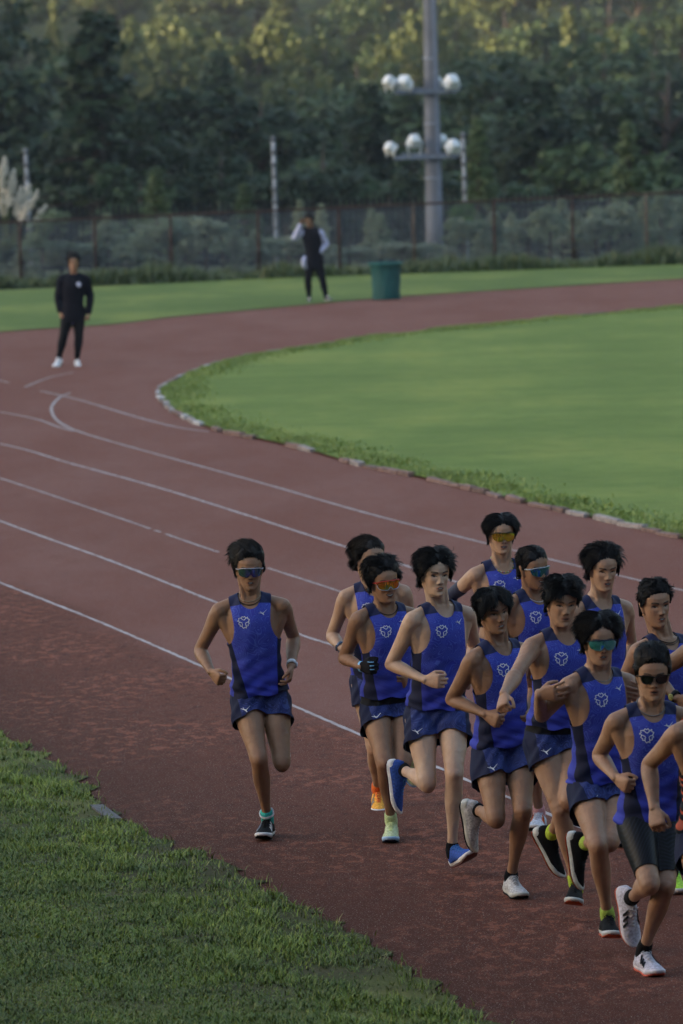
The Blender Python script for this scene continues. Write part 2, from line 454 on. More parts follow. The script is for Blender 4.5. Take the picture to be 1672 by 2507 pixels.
EMBLEM = None
def emblem_strokes():
    s_ = []
    pet = [(0,-.036),(.052,-.072),(.086,-.096),(.086,-.058),(.118,-.046),(.098,-.004),(.040,.014)]
    top = [(-.052,-.072),(-.024,-.110),(0,-.094),(.024,-.110),(.052,-.072)]
    inn = [(-.018,-.078),(0,-.066),(.018,-.078)]
    for k in range(3):
        a = math.radians(120*k); c_, q = math.cos(a), math.sin(a)
        for st in (pet, top): s_.append([(x*c_-y*q, x*q+y*c_) for x, y in st])
    return s_                                     # y down, unit: about .12 radius
LOGO = [[(-.90,.02,.03),(-.35,.10,.11),(.10,.20,.14),(.45,-.05,.08),(.95,-.42,.03)],[(.0,.12,.10),(.18,.48,.13),(.26,.62,.03)],[(-.45,-.22,.03),(-.28,.10,.11),(.1,.45,.09),(.24,.58,.04)]]
def ribbon(strokes, geo, cast, default_w=.01, scale=1.0):
    """strokes in a plane -> thin raised ribbons laid on the garment by cast(x, y) -> (point, normal)"""
    for st in strokes:
        pts = []
        for a, b in zip(st[:-1], st[1:]):
            for q in (0, .5): pts.append([a[i]+(b[i]-a[i])*q for i in range(len(a))])
        pts.append(list(st[-1]))
        rows = []
        for i, p in enumerate(pts):
            a = pts[max(i-1,0)]; b = pts[min(i+1,len(pts)-1)]
            t = nrm([b[0]-a[0], b[1]-a[1]]); w = (p[2] if len(p) > 2 else default_w)*.5
            e = [cast((p[0]-t[1]*w*s_)*scale, (p[1]+t[0]*w*s_)*scale) for s_ in (-1, 1)]
            rows.append(e)
        for (a, b), (c, d) in zip(rows[:-1], rows[1:]):
            if None in (a, b, c, d): continue
            P = [a, b, d, c]
            v = [p + n*.0022 for p, n in P] + [p + n*.0002 for p, n in P]
            if max(np.linalg.norm(v[0]-v[2]), np.linalg.norm(v[1]-v[3])) > .12: continue
            geo.add(v, [(0,1,2,3),(7,6,5,4),(0,4,5,1),(1,5,6,2),(2,6,7,3),(3,7,4,0)])

def shoe_parts(M, P, base, sp, root, stance):
    """M: 4x4 local->world"""
    def tr(g):
        g.v = [v @ M[:3,:3].T + M[:3,3] for v in g.v]; return g
    ys = np.array([0,.006,.02,.05,.09,.13,.17,.20,.23,.255,.272,.282]); 
    hw = np.array([.016,.026,.034,.036,.0335,.036,.0435,.0475,.0460,.038,.026,.012])
    z0 = np.array([.012,.007,.002,0,0,0,0,.001,.006,.014,.021,.026]); z1 = np.array([.044,.048,.049,.046,.040,.037,.036,.037,.038,.040,.041,.040])
    ph = np.linspace(0, 2*math.pi, 20, endpoint=False)
    def sec(y, h, a, b, e=3.2):
        rr = (np.abs(np.cos(ph))**e + np.abs(np.sin(ph))**e)**(-1/e)
        return np.stack([h*np.cos(ph)*rr, np.full(20, y), (a+b)/2 + (b-a)/2*np.sin(ph)*rr], -1)[::-1]
    g = Geo(); rings([sec(y, h, a, b) for y, h, a, b in zip(ys, hw, z0, z1)], g)
    # upper
    yu = np.array([.004,.015,.035,.06,.085,.105,.13,.155,.18,.205,.23,.252,.268,.276])
    ht = np.array([.066,.092,.094,.086,.098,.096,.082,.067,.060,.054,.049,.045,.042,.038])
    hu = np.array([.015,.028,.036,.038,.0375,.036,.037,.040,.0435,.0450,.042,.035,.024,.012])
    R = []
    for y, t, h in zip(yu, ht, hu):
        c_, s_ = np.cos(ph), np.sin(ph)
        top = np.maximum(s_, 0)**.85; hwf = 1 - (.12 if y < .10 else .25)*np.maximum(s_,0)**1.5
        x = h*np.sign(c_)*np.abs(c_)**.8*hwf
        z = .026 + (t-.026)*top + np.minimum(s_, 0)*.004
        R.append(np.stack([x, np.full(20, y), z], -1)[::-1])
    u = Geo(); rings(R, u)
    up = put('shoe', tr(u), sp['m_up'], root, base=base)
    put('sole', tr(g), sp['m_sole'], up, base=base)
    o = Geo(); rings([sec(y, h*.97, a-.003, a+.004) for y, h, a in zip(ys[1:-1], hw[1:-1], z0[1:-1])], o)
    put('outsole', tr(o), sp['m_out'], up, base=base)
    l = Geo()
    for i, y in enumerate((.098,.115,.132,.149,.166,.182)):
        t = np.interp(y, yu, ht)
        for s_ in (-1, 1):
            tube([(s_*.016, y-.006, t-.006), (0, y+.001, t+.0025), (-s_*.016, y+.008, t-.010)], .0032, l, n=6)
    for s_ in (-1, 1):
        tube([(0,.10,.090),(s_*.012,.108,.098),(s_*.024,.104,.090),(s_*.020,.116,.080)], .002, l, n=6)
    put('laces', tr(l), sp['m_lace'], up, base=base)
    if sp.get('m_str'):
        for s_ in (-1, 1):
            q = Geo()
            for j in range(3):
                y = .115 + j*.026
                pts = []
                for a in (.15,.35,.6,.8):
                    i = np.interp(y + a*.022, yu, hu); t = np.interp(y, yu, ht)
                    th = a*1.2; pts.append((s_*(i*math.cos(th)**.8*(1-.1*math.sin(th)**1.5)+.0015), y - a*.03 + .02, .028 + (t-.026)*math.sin(th)**.85))
                for a, b in zip(pts[:-1], pts[1:]):
                    a = np.array(a); b = np.array(b); w = np.array([0,.0058,0]); k = np.array([s_*.001,0,.0005])
                    q.add([a-w, a+w, b+w, b-w, a-w-k*3, a+w-k*3, b+w-k*3, b-w-k*3], [(0,1,2,3),(3,2,1,0),(4,5,6,7),(0,4,5,1),(3,7,6,2),(0,3,7,4),(1,2,6,5)])
            put('side_stripe', tr(q), sp['m_str'], up, base=base)
    return up

def hair_obj(HM, HO, base, root, st, mat, seed):
    rng = np.random.default_rng(seed)
    lo_ang = np.radians([0,25,42,60,78,95,118,150,180]); lo_z = np.array(st.get('line', [.074,.070,.056,.034,-.008,-.004,-.032,-.078,-.088]))
    def hl(x, y): return np.interp(np.arctan2(np.abs(x), y), lo_ang, lo_z)
    vol = st.get('vol', .018)*.76; side = st.get('side', .008)*.62
    # cap
    R = head_rings(face=False, n=56)
    V = np.concatenate(R); 
    w = np.clip((V[:,2]-.015)/.085, 0, 1)**1.2; gr = side + (vol-side)*w
    nn = nrm_rows(V*np.array([1,.85,1]) + [0,0,.01]); ph = rng.uniform(0, 6, 6)
    bump = .0035*np.sin(V[:,0]*130+ph[0]+V[:,2]*60)*np.sin(V[:,1]*90+ph[1]) + .002*np.sin(V[:,0]*260+ph[2]+V[:,1]*150)
    hh_ = hl(V[:,0], V[:,1]); gr = gr*np.clip((V[:,2]-hh_+.004)/.034, .10, 1)**.8; bump = bump*np.clip((V[:,2]-hh_)/.03, 0, 1)
    V2 = V + nn*(gr + bump)[:,None]
    g = V[:,2] - hl(V[:,0], V[:,1]) + .004*np.sin(V[:,0]*420+ph[3]) + .003*np.sin(V[:,2]*300+ph[4])
    g = np.where((V[:,2] > .04) & (V[:,1] < .02), 1, g)
    G = Geo(); rings([V2[i*56:(i+1)*56] for i in range(len(R))], G)
    vv = G.arr(); n_ = len(V2)
    tri = []
    for q in G.f:
        if len(q) == 4: tri += [(q[0],q[1],q[2]),(q[0],q[2],q[3])]
        else: tri.append(q)
    gg = np.concatenate([g, [-1, 1]])
    cv, cf = clip(vv, np.array(tri), gg)
    # strands
    N = int(st.get('n', 1500)*3.0); L0 = st.get('len', .05); L1 = st.get('slen', .03)*.75
    a_, b_, c_ = cv[cf[:,0]], cv[cf[:,1]], cv[cf[:,2]]; ar = np.linalg.norm(np.cross(b_-a_, c_-a_), axis=1); mid_ = (a_+b_+c_)/3; ar = ar*(1+3.5*np.exp(-((mid_[:,2]-hl(mid_[:,0],mid_[:,1]))/.016)**2)*(mid_[:,1] > 0)); pk = rng.choice(len(cf), N, p=ar/ar.sum())
    u = rng.random((N,2)); u = np.where((u.sum(1) > 1)[:,None], 1-u, u); p = a_[pk] + (b_-a_)[pk]*u[:,:1] + (c_-a_)[pk]*u[:,1:]
    p = p[p[:,2] > hl(p[:,0], p[:,1]) + .002]; N = len(p)
    n = nrm_rows(p*np.array([1,.8,1.1])); topw = np.clip((p[:,2]-.02)/.06, 0, 1)[:,None]
    Ls = ((L1 + (L0-L1)*topw[:,0])*rng.uniform(.6, 1.15, N))[:,None]
    dx = p[:,0]-st.get('part', 0.0); sx = np.where(np.abs(dx) > .004, np.sign(dx), rng.choice([-1,1], N)); fwd = np.clip(p[:,1]/.09, 0, 1)[:,None]
    X = np.array([1.,0,0]); Y = np.array([0,1.,0]); Z = np.array([0,0,1.])
    T = -Y*st.get('back',.3) + X*(sx*st.get('out',.3))[:,None] + X*st.get('wind',0) + Z*st.get('up',.3)*topw - Z*st.get('down',.6)*(1-topw)
    T = T + (Y - Z*.5*topw)*st.get('fringe',0)*fwd
    cl = np.stack([np.sin(p[:,0]*95+seed*1.3+p[:,2]*40), np.sin(p[:,1]*85+seed*2.1+p[:,0]*50), np.sin(p[:,2]*75+seed*.7+p[:,1]*60)], 1)
    ms = st.get('mess', .25); T = T + rng.normal(size=(N,3))*ms*.22 + cl*ms*.60
    T = T - n*(T*n).sum(1)[:,None]*.8; T = nrm_rows(T)
    lift = st.get('lift',.5)*(.14+.86*topw)*.74; dr = nrm_rows(n*lift + T*(1-lift)); q = p - n*.002; pts = [q]; drop = st.get('drop',.5); rx_, rf_, rb2, rz_ = .078+side*.9, .090+vol*.35, .104+vol*.5, .116+vol*.9
    wob = rng.normal(size=(N,3))*.10
    for s_ in range(5):
        nn2 = nrm_rows(pts[-1]*np.array([1,.8,1.1])); Tt = nrm_rows(T - nn2*(T*nn2).sum(1)[:,None]); lf = lift*max(0, 1-s_*.24)
        dr = nrm_rows(dr*.45 + (nn2*lf + Tt*(1-lf))*.55 - Z*drop*.10*s_*(.3+.7*(1-topw*.6)) + wob*(s_ > 1))
        q = pts[-1] + dr*Ls/5
        e = (q[:,0]/rx_)**2 + (q[:,1]/np.where(q[:,1] > 0, rf_, rb2))**2 + (np.maximum(q[:,2],0)/rz_)**2
        kx = np.where(e < 1.04, np.sqrt(1.04/np.maximum(e, .3)), 1.0)[:,None]
        q = np.concatenate([q[:,:2]*kx, np.where(q[:,2:] > 0, q[:,2:]*kx, q[:,2:])], 1); pts.append(q)
    wd = (st.get('w', .0014)*rng.uniform(.6,1.5,N))[:,None]; b = nrm_rows(np.cross(dr, n) + 1e-6); c2 = np.cross(b, dr); V_ = []
    for i, q in enumerate(pts):
        ww = wd*(1, 1.1, 1, .85, .6, .12)[i]; V_ += [q + b*ww, q - b*ww*.6 + c2*ww*.8, q - b*ww*.6 - c2*ww*.8]
    SV = np.stack(V_, 1).reshape(-1,3); k = np.arange(N)[:,None]*18; SF = []
    for i in range(5):
        for j in range(3): SF.append(k + [i*3+j, i*3+(j+1)%3, i*3+3+(j+1)%3, i*3+3+j])
    SF = np.concatenate(SF)
    S = Geo(); S.add(cv, cf.tolist()); S.add(SV, SF.tolist())
    S.v = [v @ HM.T + HO for v in S.v]
    return put('hair', S, mat, root, base=base)

MC = {}
def M_(name, c, **k):
    key = (name,) + tuple(c)
    if key not in MC: MC[key] = plain(name, c, **k)
    return MC[key]
def shoe_spec(up, sole, out, lace, stripe=None):
    return dict(m_up=M_('shoe_mesh', up, rough=.75, var=.3, scale=90), m_sole=M_('foam_sole', sole, rough=.6, var=.12), m_out=M_('rubber_outsole', out, rough=.7),
                m_lace=M_('lace_cord', lace, rough=.8), m_str=M_('shoe_stripe', stripe, rough=.5) if stripe else None)

def person(sp):
    """builds one person from joint positions read off the photograph; depths follow from the bone lengths"""
    rs = random.getstate(); random.seed(sp.get('seed', 1))
    k = sp.get('k', 1.0); D0 = gnd(sp['sole'][0], sp['sole'][1])[1]; s = F/D0*1.0
    BL = dict(u=.285*k, f=.250*k, t=.425*k, s=.410*k, sh=.345*k, hp=.180*k)
    j2 = sp['j']; J = {}
    yawsg = sp.get('ysg', 1)
    def dz(a, b, L, sg):
        d = math.hypot(a[0]-b[0], a[1]-b[1])/s
        return sg*math.sqrt(max(L*L - d*d, 0.0))
    # relative depths (metres, + away from the camera); pelvis centre = 0
    z = {}
    h = dz(j2['Ha'], j2['Hb'], BL['hp'], 1); z['Ha'] = -yawsg*h*.35; z['Hb'] = yawsg*h*.35
    lean = sp.get('lean', .06); sh = dz(j2['Sa'], j2['Sb'], BL['sh'], 1)
    sh = min(sh, .2*k)
    z['Sa'] = -lean - yawsg*sh*.5; z['Sb'] = -lean + yawsg*sh*.5
    for c in 'ab':
        sg = sp['sg' + c]                       # signs: upper arm, forearm, thigh, shin
        z['E'+c] = z['S'+c] + dz(j2['S'+c], j2['E'+c], BL['u'], sg[0])
        z['W'+c] = z['E'+c] + dz(j2['E'+c], j2['W'+c], BL['f'], sg[1])
        z['K'+c] = z['H'+c] + dz(j2['H'+c], j2['K'+c], BL['t'], sg[2])
        z['A'+c] = z['K'+c] + dz(j2['K'+c], j2['A'+c], BL['s'], sg[3])
        z['T'+c] = z['A'+c] + sp.get('toe'+c, -.16)
    st = sp.get('st', 'b'); D = D0 - z[('A' if sp.get('heel') else 'T')+st] + sp.get('dD', 0)
    if sp.get('stand'): D = D0 + .12; 
    if sp.get('stand'):
        for q in z: z[q] = {'S':-.02,'E':.02,'W':-.04,'H':0,'K':-.03,'A':0,'T':-.17}[q[0]]
        for q, v_ in sp.get('zz', {}).items(): z[q] = v_
    for q in z: J[q] = at(j2[q][0], j2[q][1], D + z[q])
    if not sp.get('heel') and not sp.get('stand'): J['A'+st][2] = .094*k
    eye = at(*sp['eye'], D - lean - .13*k + sp.get('eyez', 0))
    hy, hp_, hr = [math.radians(a) for a in sp.get('head', (0,0,0))]
    ff = np.array([math.sin(hy)*math.cos(hp_), -math.cos(hy)*math.cos(hp_), -math.sin(hp_)])
    x0 = nrm(np.cross(ff, [0,0,1])); z0 = np.cross(x0, ff)
    hx = x0*math.cos(hr) + z0*math.sin(hr); hz = np.cross(hx, ff); HM = np.stack([hx, ff, hz], 1)*k*sp.get('hs', 1.01)
    HO = eye - HM @ np.array([0,.090,0])
    P = (J['Ha']+J['Hb'])/2; C = (J['Sa']+J['Sb'])/2; A = nrm(C-P); L = np.linalg.norm(C-P)
    latP = nrm(J['Ha']-J['Hb']); latC = nrm(J['Sa']-J['Sb'])
    latP = nrm(latP - A*(latP@A)); latC = nrm(latC - A*(latC@A))
    def tf(t):
        w = np.clip(t,0,1); w = w*w*(3-2*w); l = nrm(latP*(1-w)+latC*w); return l, nrm(np.cross(A, l))
    fr_mid = tf(.5)[1]
    def tco(v):
        d = v - P; t = (d@A)/L; w = np.clip(t,0,1); w = w*w*(3-2*w)
        l = latP[None]*(1-w)[:,None] + latC[None]*w[:,None]; l /= np.linalg.norm(l,axis=1,keepdims=True)
        f_ = np.cross(A[None], l); e = d - A[None]*(t*L)[:,None]
        return np.stack([t, (e*l).sum(1)/k, (e*f_).sum(1)/k], 1)
    def torso(geo, fn, t0=-9, t1=9):
        Pf = np.array([list(q) for q in prof_add(TORSO, fn)]); ph = np.linspace(0, 2*math.pi, 40, endpoint=False); R = []
        for t in np.linspace(max(Pf[0,0],t0), min(Pf[-1,0],t1), 34):
            a, f_, b = [np.interp(t, Pf[:,0], Pf[:,i])*k for i in (1,2,3)]
            l, f2 = tf(t); c_, s_ = np.cos(ph), np.sin(ph); rr = (np.abs(c_)**2.3+np.abs(s_)**2.3)**(-1/2.3)
            R.append(P + A*t*L + np.outer(a*c_*rr, l) + np.outer(np.where(s_>0,f_,b)*s_*rr, f2))
        rings(R, geo)
    fC = tf(1)[1]; nb = P + A*(L+.045*k) - fC*.015*k
    nk1 = HO + HM @ np.array([0,-.022,-.060]); 
    def shoulders(geo, add=0.0, full=True):
        mid = P + A*(L+.075*k) - fC*.02*k
        for c in 'ab':
            limb(mid - nrm(J['S'+c]-mid)*.03, J['S'+c] + A*.012*k, fC, [(0,.040,.040,.048),(.35,.036,.036,.042),(.7,.040,.038,.042),(1,.043,.040,.043)], geo, add=add)
            if full:
                q = P + A*L*.62 + tf(.62)[0]*(.105*k if c == 'a' else -.105*k)
                limb(J['S'+c] - A*.01, q, fC, [(0,.040,.040,.048),(.5,.040,.045,.055),(1,.035,.05,.055)], geo, add=add)
    def armf(c):
        mid = (J['S'+c]+J['W'+c])/2; p = mid - J['E'+c]; return nrm(p + fC*.02)
    def legf(c):
        p = J['K'+c] - (J['H'+c]+J['A'+c])/2; return nrm(p + nrm(tf(0)[1])*.06)
    # ---- skin
    G = Geo(); torso(G, lambda t: 0.0); shoulders(G)
    limb(nb - A*.03, nk1, nrm(fC+ff), [(0,.068,.062,.062),(.3,.060,.057,.058),(.65,.056,.056,.057),(1,.056,.057,.060)], G)
    ad = nk1 + HM@np.array([0,.05,.0]); 
    tube([nb + fC*.028 + A*.02, (nb+nk1)/2 + fC*.028, nk1 + HM@np.array([0,.028,.0])], np.array([.030,.032,.034])*k, G, n=12)
    ster = P + A*(L+.012*k) + fC*.060*k
    for s_ in (-1, 1):
        tube([HO + HM@np.array([s_*.060,-.020,-.045]), (HO + HM@np.array([s_*.052,.0,-.075]) + nb + latC*s_*.035*k + fC*.035)/2 + fC*.012, ster + latC*s_*.014*k - fC*.004], np.array([.013,.0145,.011])*k, G, n=8)
    hb = len(G.arr())
    rings([r@HM.T + HO for r in head_rings()], G)
    for s_ in (-1,1):
        R = []
        for q, a, b in ((-.034,.004,.006),(-.028,.007,.011),(-.012,.008,.014),(.006,.009,.018),(.020,.009,.019),(.030,.007,.014),(.035,.004,.007)):
            ph = np.linspace(0,2*math.pi,12,endpoint=False)
            R.append((np.stack([s_*(.074+q*.18) + np.cos(ph)*a, -.008 - q*.22 + np.sin(ph)*b, np.full(12,q-.010)],-1))@HM.T + HO)
        rings(R, G)
    HD = {}
    for c in 'ab':
        fu = armf(c)
        limb(J['S'+c], J['E'+c], fu, UARM, G, add=sp.get('bulk',0)); ball(J['S'+c] + A*.004, .050*k, G)
        ax, lt, f2 = frame(J['W'+c]-J['E'+c], fu); ball(J['E'+c]-fu*.006, .034*k, G)
        limb(J['E'+c], J['W'+c], fu, FARM, G)
        ux = J['E'+c]-J['S'+c]; limb(J['S'+c] + ux*.22 - fu*.018*k, J['S'+c] + ux*.72 - fu*.016*k, fu, [(0,.022),(.45,.033),(1,.018)], G); limb(J['S'+c] + ux*.30 + fu*.014*k, J['S'+c] + ux*.80 + fu*.012*k, fu, [(0,.022),(.5,.034),(1,.016)], G)
        hd = sp.get('hand'+c, {}); d = nrm(J['W'+c]-J['E'+c])
        if 'to' in hd: d = nrm(at(hd['to'][0], hd['to'][1], D + z['W'+c] + hd.get('dz', -.03)) - J['W'+c])
        med = latC*(-1 if c == 'a' else 1) if 'med' not in hd else np.array(hd['med'], float)
        HD[c] = hand(J['W'+c]+d*.006, d, np.array(hd.get('th', (0,-.25,1)), float), med, G, curl=hd.get('curl', (62,78,45)), k=k, spread=hd.get('spread',0), open_=hd.get('open'))
        HD[c]['hd'] = hd
        fl = legf(c)
        limb(J['H'+c], J['K'+c], fl, THIGH, G); limb(J['K'+c], J['A'+c], fl, SHIN, G)
        sd_ = np.cross(fl, nrm(J['A'+c]-J['K'+c])); si = 1 if sd_@latP*(1 if c == 'a' else -1) > 0 else -1; sx = J['A'+c]-J['K'+c]
        for w_, r_, e_ in ((si, .030, .40), (-si, .033, .46)):
            limb(J['K'+c] + sx*.04 + sd_*w_*.020*k - fl*.016*k, J['K'+c] + sx*e_ + sd_*w_*.016*k - fl*.022*k, fl, [(0,r_*.55*k),(.45,r_*k),(.8,r_*.92*k),(1,r_*.5*k)], G)
        limb(J['K'+c] + sx*.12 + fl*.026*k - sd_*si*.008, J['K'+c] + sx*.75 + fl*.016*k - sd_*si*.004, fl, [(0,.016),(.5,.015),(1,.012)], G)
        tx = J['K'+c]-J['H'+c]
        limb(J['H'+c] + tx*.25 + fl*.050*k, J['K'+c] - tx*.16 + fl*.028*k, fl, [(0,.030),(.4,.037),(.8,.028),(1,.016)], G)
        limb(J['H'+c] + tx*.30 + sd_*si*.045*k + fl*.012*k, J['K'+c] - tx*.14 + sd_*si*.030*k + fl*.018*k, fl, [(0,.034),(.5,.038),(.85,.028),(1,.016)], G)
        kd = nrm(J['K'+c]-J['H'+c]); ball(J['K'+c] + fl*.010*k, np.array([.046,.046,.05])*k, G)
        ball(J['K'+c] + fl*.026*k, .032*k, G)
        lt = np.cross(fl, kd)
        for s_ in (-1, 1): limb(J['K'+c] - kd*.17*k + lt*s_*.026*k + fl*.028*k, J['K'+c] - kd*.045*k + lt*s_*.026*k + fl*.020*k, fl, [(0,.020),(.5,.030),(.8,.031),(1,.022)], G)
    for c in 'ab':                                                       # feet inside the shoes
        d = nrm(J['T'+c]-J['A'+c]); tube([J['A'+c] - d*.01, J['A'+c]+d*.015, J['A'+c]+d*.03], np.array([.024,.020,.014])*k, G, n=10)
    v, f = remesh(G, sp.get('vox', .0042))
    hl = (v - HO) @ np.linalg.inv(HM).T
    rad = np.linalg.norm(hl - [0,.0,0], axis=1)
    mask = np.clip((rad-.11)/.04, .12, 1)
    for c in 'ab':
        mask = np.minimum(mask, np.clip((np.linalg.norm(v-HD[c]['wr']-HD[c]['d']*.08,axis=1)-.08)/.05, .15, 1))
    v = smooth(v, f, 6 if not sp.get('far') else 3, .5, mask); bodyv, bodyf = v.copy(), f.copy()
    hl = (v - HO) @ np.linalg.inv(HM).T
    fco = hl
    kd_ = lambda ps, r: np.exp(-np.min([((v-p)**2).sum(1) for p in ps], 0)/r**2)
    kn = np.stack([kd_([J['Ka']+legf('a')*.04, J['Kb']+legf('b')*.04], .055) + .8*kd_([J['Ea'], J['Eb']], .045), kd_([HD['a']['wr']+HD['a']['d']*.10, HD['b']['wr']+HD['b']['d']*.10], .06), np.clip((J['Ka'][2]-v[:,2])/.5+.3, 0, 1)], 1)
    base = np.array([P[0], P[1], 0.0]); root = empty('person', base)
    tag(root, sp['label'], 'person', sp.get('group'))
    me = mesh_from('body', v-base, f, {'fco': fco, 'kn': kn})
    body = link('body', me, skin_mat(**sp['skin']), root)
    # ---- feet
    shp = sp['shoes']; print(sp['label'][:30], 'D %.1f' % D, {c: round(float(J['A'+c][2]),3) for c in 'ab'}, 'torso %.2f' % L)
    for c in 'ab':
        dd = nrm(J['T'+c]-J['A'+c]); hint = nrm(J['K'+c]-J['A'+c])
        if st == c and not sp.get('heel'): hint = np.array([0,0,1.0])
        if sp.get('stand'): hint = np.array([0,0,1.0])
        if 'hint'+c in sp: hint = np.array(sp['hint'+c], float)
        lat = nrm(np.cross(hint, dd)); n = np.cross(dd, lat)
        if n@hint < 0: n = -n
        an = math.radians(18); fwd = dd*math.cos(an)+n*math.sin(an); upd = nrm(n*math.cos(an)-dd*math.sin(an)); lat = np.cross(fwd, upd)
        Ms = np.eye(4); kk = k*sp.get('shs',1.0)*1.10; Ms[:3,0] = lat*kk; Ms[:3,1] = fwd*kk; Ms[:3,2] = upd*kk
        Ms[:3,3] = J['A'+c] - fwd*.060*kk - upd*.084*kk
        if st == c and (not sp.get('heel')):
            Ms[2,3] = max(Ms[2,3], .004) if Ms[2,3] > .05 else .004
        u = shoe_parts(Ms, None, base, shp, root, st == c)
        g = Geo(); ax = nrm(J['K'+c]-J['A'+c])
        so = sp.get('sock', ((.01,.01,.012), .05)); a0 = J['A'+c] - ax*.035
        limb(a0, J['A'+c] + ax*(.012+so[1]), legf(c), [(0,.030,.032,.040),(.5,.036,.037,.043),(1,.0335,.034,.039)], g, add=.0025)
        put('sock', g, M_('sock_knit', so[0], rough=.9, scale=200), root, base=base)
    # ---- garments
    if 'outfit' not in sp:
        hem = sp.get('hem', .10); G = Geo(); dr = random.uniform(0,6)
        torso(G, lambda t: .010 + .019*np.clip((.55-t)/.6,0,1), t0=-.2); shoulders(G, .010)
        v, f = remesh(G, .005); v = smooth(v, f, 5, .5)
        tc = tco(v); nn = vnormals(v, f)
        p1, p2, p3 = random.uniform(0,6), random.uniform(0,6), random.uniform(0,6)
        T, U, V_ = tc.T
        wr = .0045*np.sin(38*T*.53*2 + 26*U + 1.6*np.sin(14*U+p2) + p1)*np.clip((.75-T)/.6,0,1) + .003*np.sin(70*T*.53 - 45*U + 2*np.sin(20*T+p3))*np.clip((.5-T)/.4,0,1) + .002*np.sin(60*U+p2+10*T)
        wr *= .95; wr += .002*np.sin(9*np.arctan2(U, V_)+p1)*np.clip((.22-T)/.25,0,1)
        v = v + nn*(wr*k)[:,None]; tc = tco(v); T, U, V_ = tc.T; aU = np.abs(U)
        edge = np.interp(T, [.60,.64,.68,.74,.82,.9,1.0,1.1,1.25], [.25,.165,.140,.121,.110,.108,.114,.124,.130])
        edb = np.interp(T, [.60,.64,.68,.74,.82,.9,1.0,1.1,1.25], [.25,.165,.138,.115,.098,.092,.100,.118,.130])
        edge = np.where(V_ > 0, edge, edb)
        nb_ = np.where(V_ > -.01, sp.get('neck',1.035), 1.13)
        nf = (aU/.070)**2 + ((np.minimum(T,1.19)-1.19)/(1.19-nb_))**2 - 1
        g = np.minimum(np.minimum(edge-aU, nf*.05), (T-(hem + .012*np.sin(5*np.arctan2(U,V_)+p1)))*.5)
        cv, cf = clip(v, f, g)
        me = mesh_from('vest', cv-base, cf, {'tco': tco(cv)})
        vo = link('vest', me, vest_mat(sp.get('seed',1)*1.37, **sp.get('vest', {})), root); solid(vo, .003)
        bv = BVHTree.FromPolygons([tuple(x) for x in cv], [tuple(int(i) for i in q) for q in cf])
        def cast(x, y, t0, u0):
            t = t0 - y/(L); l, f2 = tf(t)
            o = P + A*t*L + l*(u0 - x)*k + f2*.35; h = bv.ray_cast(Vector(o), Vector(-f2), .5)
            if h[0] is None: return None
            n = np.array(h[1]); n = n if n@f2 > 0 else -n
            return np.array(h[0]), n
        if not sp.get('vest', {}).get('dark'):
            g2 = Geo(); ribbon(emblem_strokes(), g2, lambda x, y: cast(x, y, sp.get('emt', .91), .047), .0125, .29)
            g3 = Geo(); ribbon(LOGO, g3, lambda x, y: cast(x, y, sp.get('lgt', .99), -.068), .1, .027)
            if g2.n: put('emblem', g2, M_('white_print', (.72,.74,.78), rough=.5, var=.05), vo, smooth=False, base=base)
            if g3.n: put('logo', g3, M_('white_print', (.72,.74,.78), rough=.5, var=.05), vo, smooth=False, base=base)
        # shorts
        tight = sp.get('tight')
        G = Geo(); torso(G, lambda t: .012 if not tight else .006, t1=.24)
        for c in 'ab':
            td = nrm(J['K'+c]-J['H'+c]); sd = latP*(1 if c == 'a' else -1)
            if tight:
                limb(J['H'+c], J['K'+c], legf(c), THIGH, G, add=.006, t1=.86)
            else:
                dn = nrm(td*.88 - np.array([0,0,1])*.12); q = J['H'+c] + dn*.21*k + sd*.004*k
                limb(J['H'+c] + np.array([0,0,.02]), q, tf(0)[1], [(-.1,.085,.09,.10),(0,.094,.099,.108),(.5,.101,.107,.108),(1,.104,.118,.112)], G)
        v, f = remesh(G, .006); v = smooth(v, f, 4, .5); nn = vnormals(v, f)
        d = v - P; zz = d@A; aa = d@latP; bb = d@np.cross(A, latP)
        if not tight:
            an = np.arctan2(aa, bb)
            v = v + nn*((.006*np.sin(an*7+p1)*np.clip((.08-zz)/.12,0,1) + .003*np.sin(aa*90+zz*60+p2+2*np.sin(bb*30)) )*k)[:,None]
        d = v - P; zz = d@A; aa = d@latP; bb = d@np.cross(A, latP)
        gg = {}
        for c in 'ab':
            ax = J['K'+c]-J['H'+c]; Lt = np.linalg.norm(ax); ax = ax/Lt; tt = (v-J['H'+c])@ax
            if tight: lim = Lt*.80
            else: lim = (sp.get('hemS', .125) + .018*np.clip((np.abs(aa)-.08)/.06,0,1) + .005*np.sin(aa*26+p1+bb*22) + .002*np.sin(aa*60+p2))*k
            gg[c] = lim - tt
        wv = np.clip(aa/.05*.5+.5, 0, 1) if not tight else (aa > 0)*1.0; g = gg['a']*wv + gg['b']*(1-wv)
        g = np.minimum(g, .115*k - zz)
        cv, cf = clip(v, f, g); d = cv-P
        smt = shorts_mat(sp.get('seed',1)*2.1, sp.get('band', False)) if not tight else tights_mat()
        me = mesh_from('shorts', cv-base, cf, {'tco': np.stack([d@latP/k, d@np.cross(A,latP)/k, d@A/k],1)})
        so_ = link('shorts', me, smt, root); solid(so_, .0025)
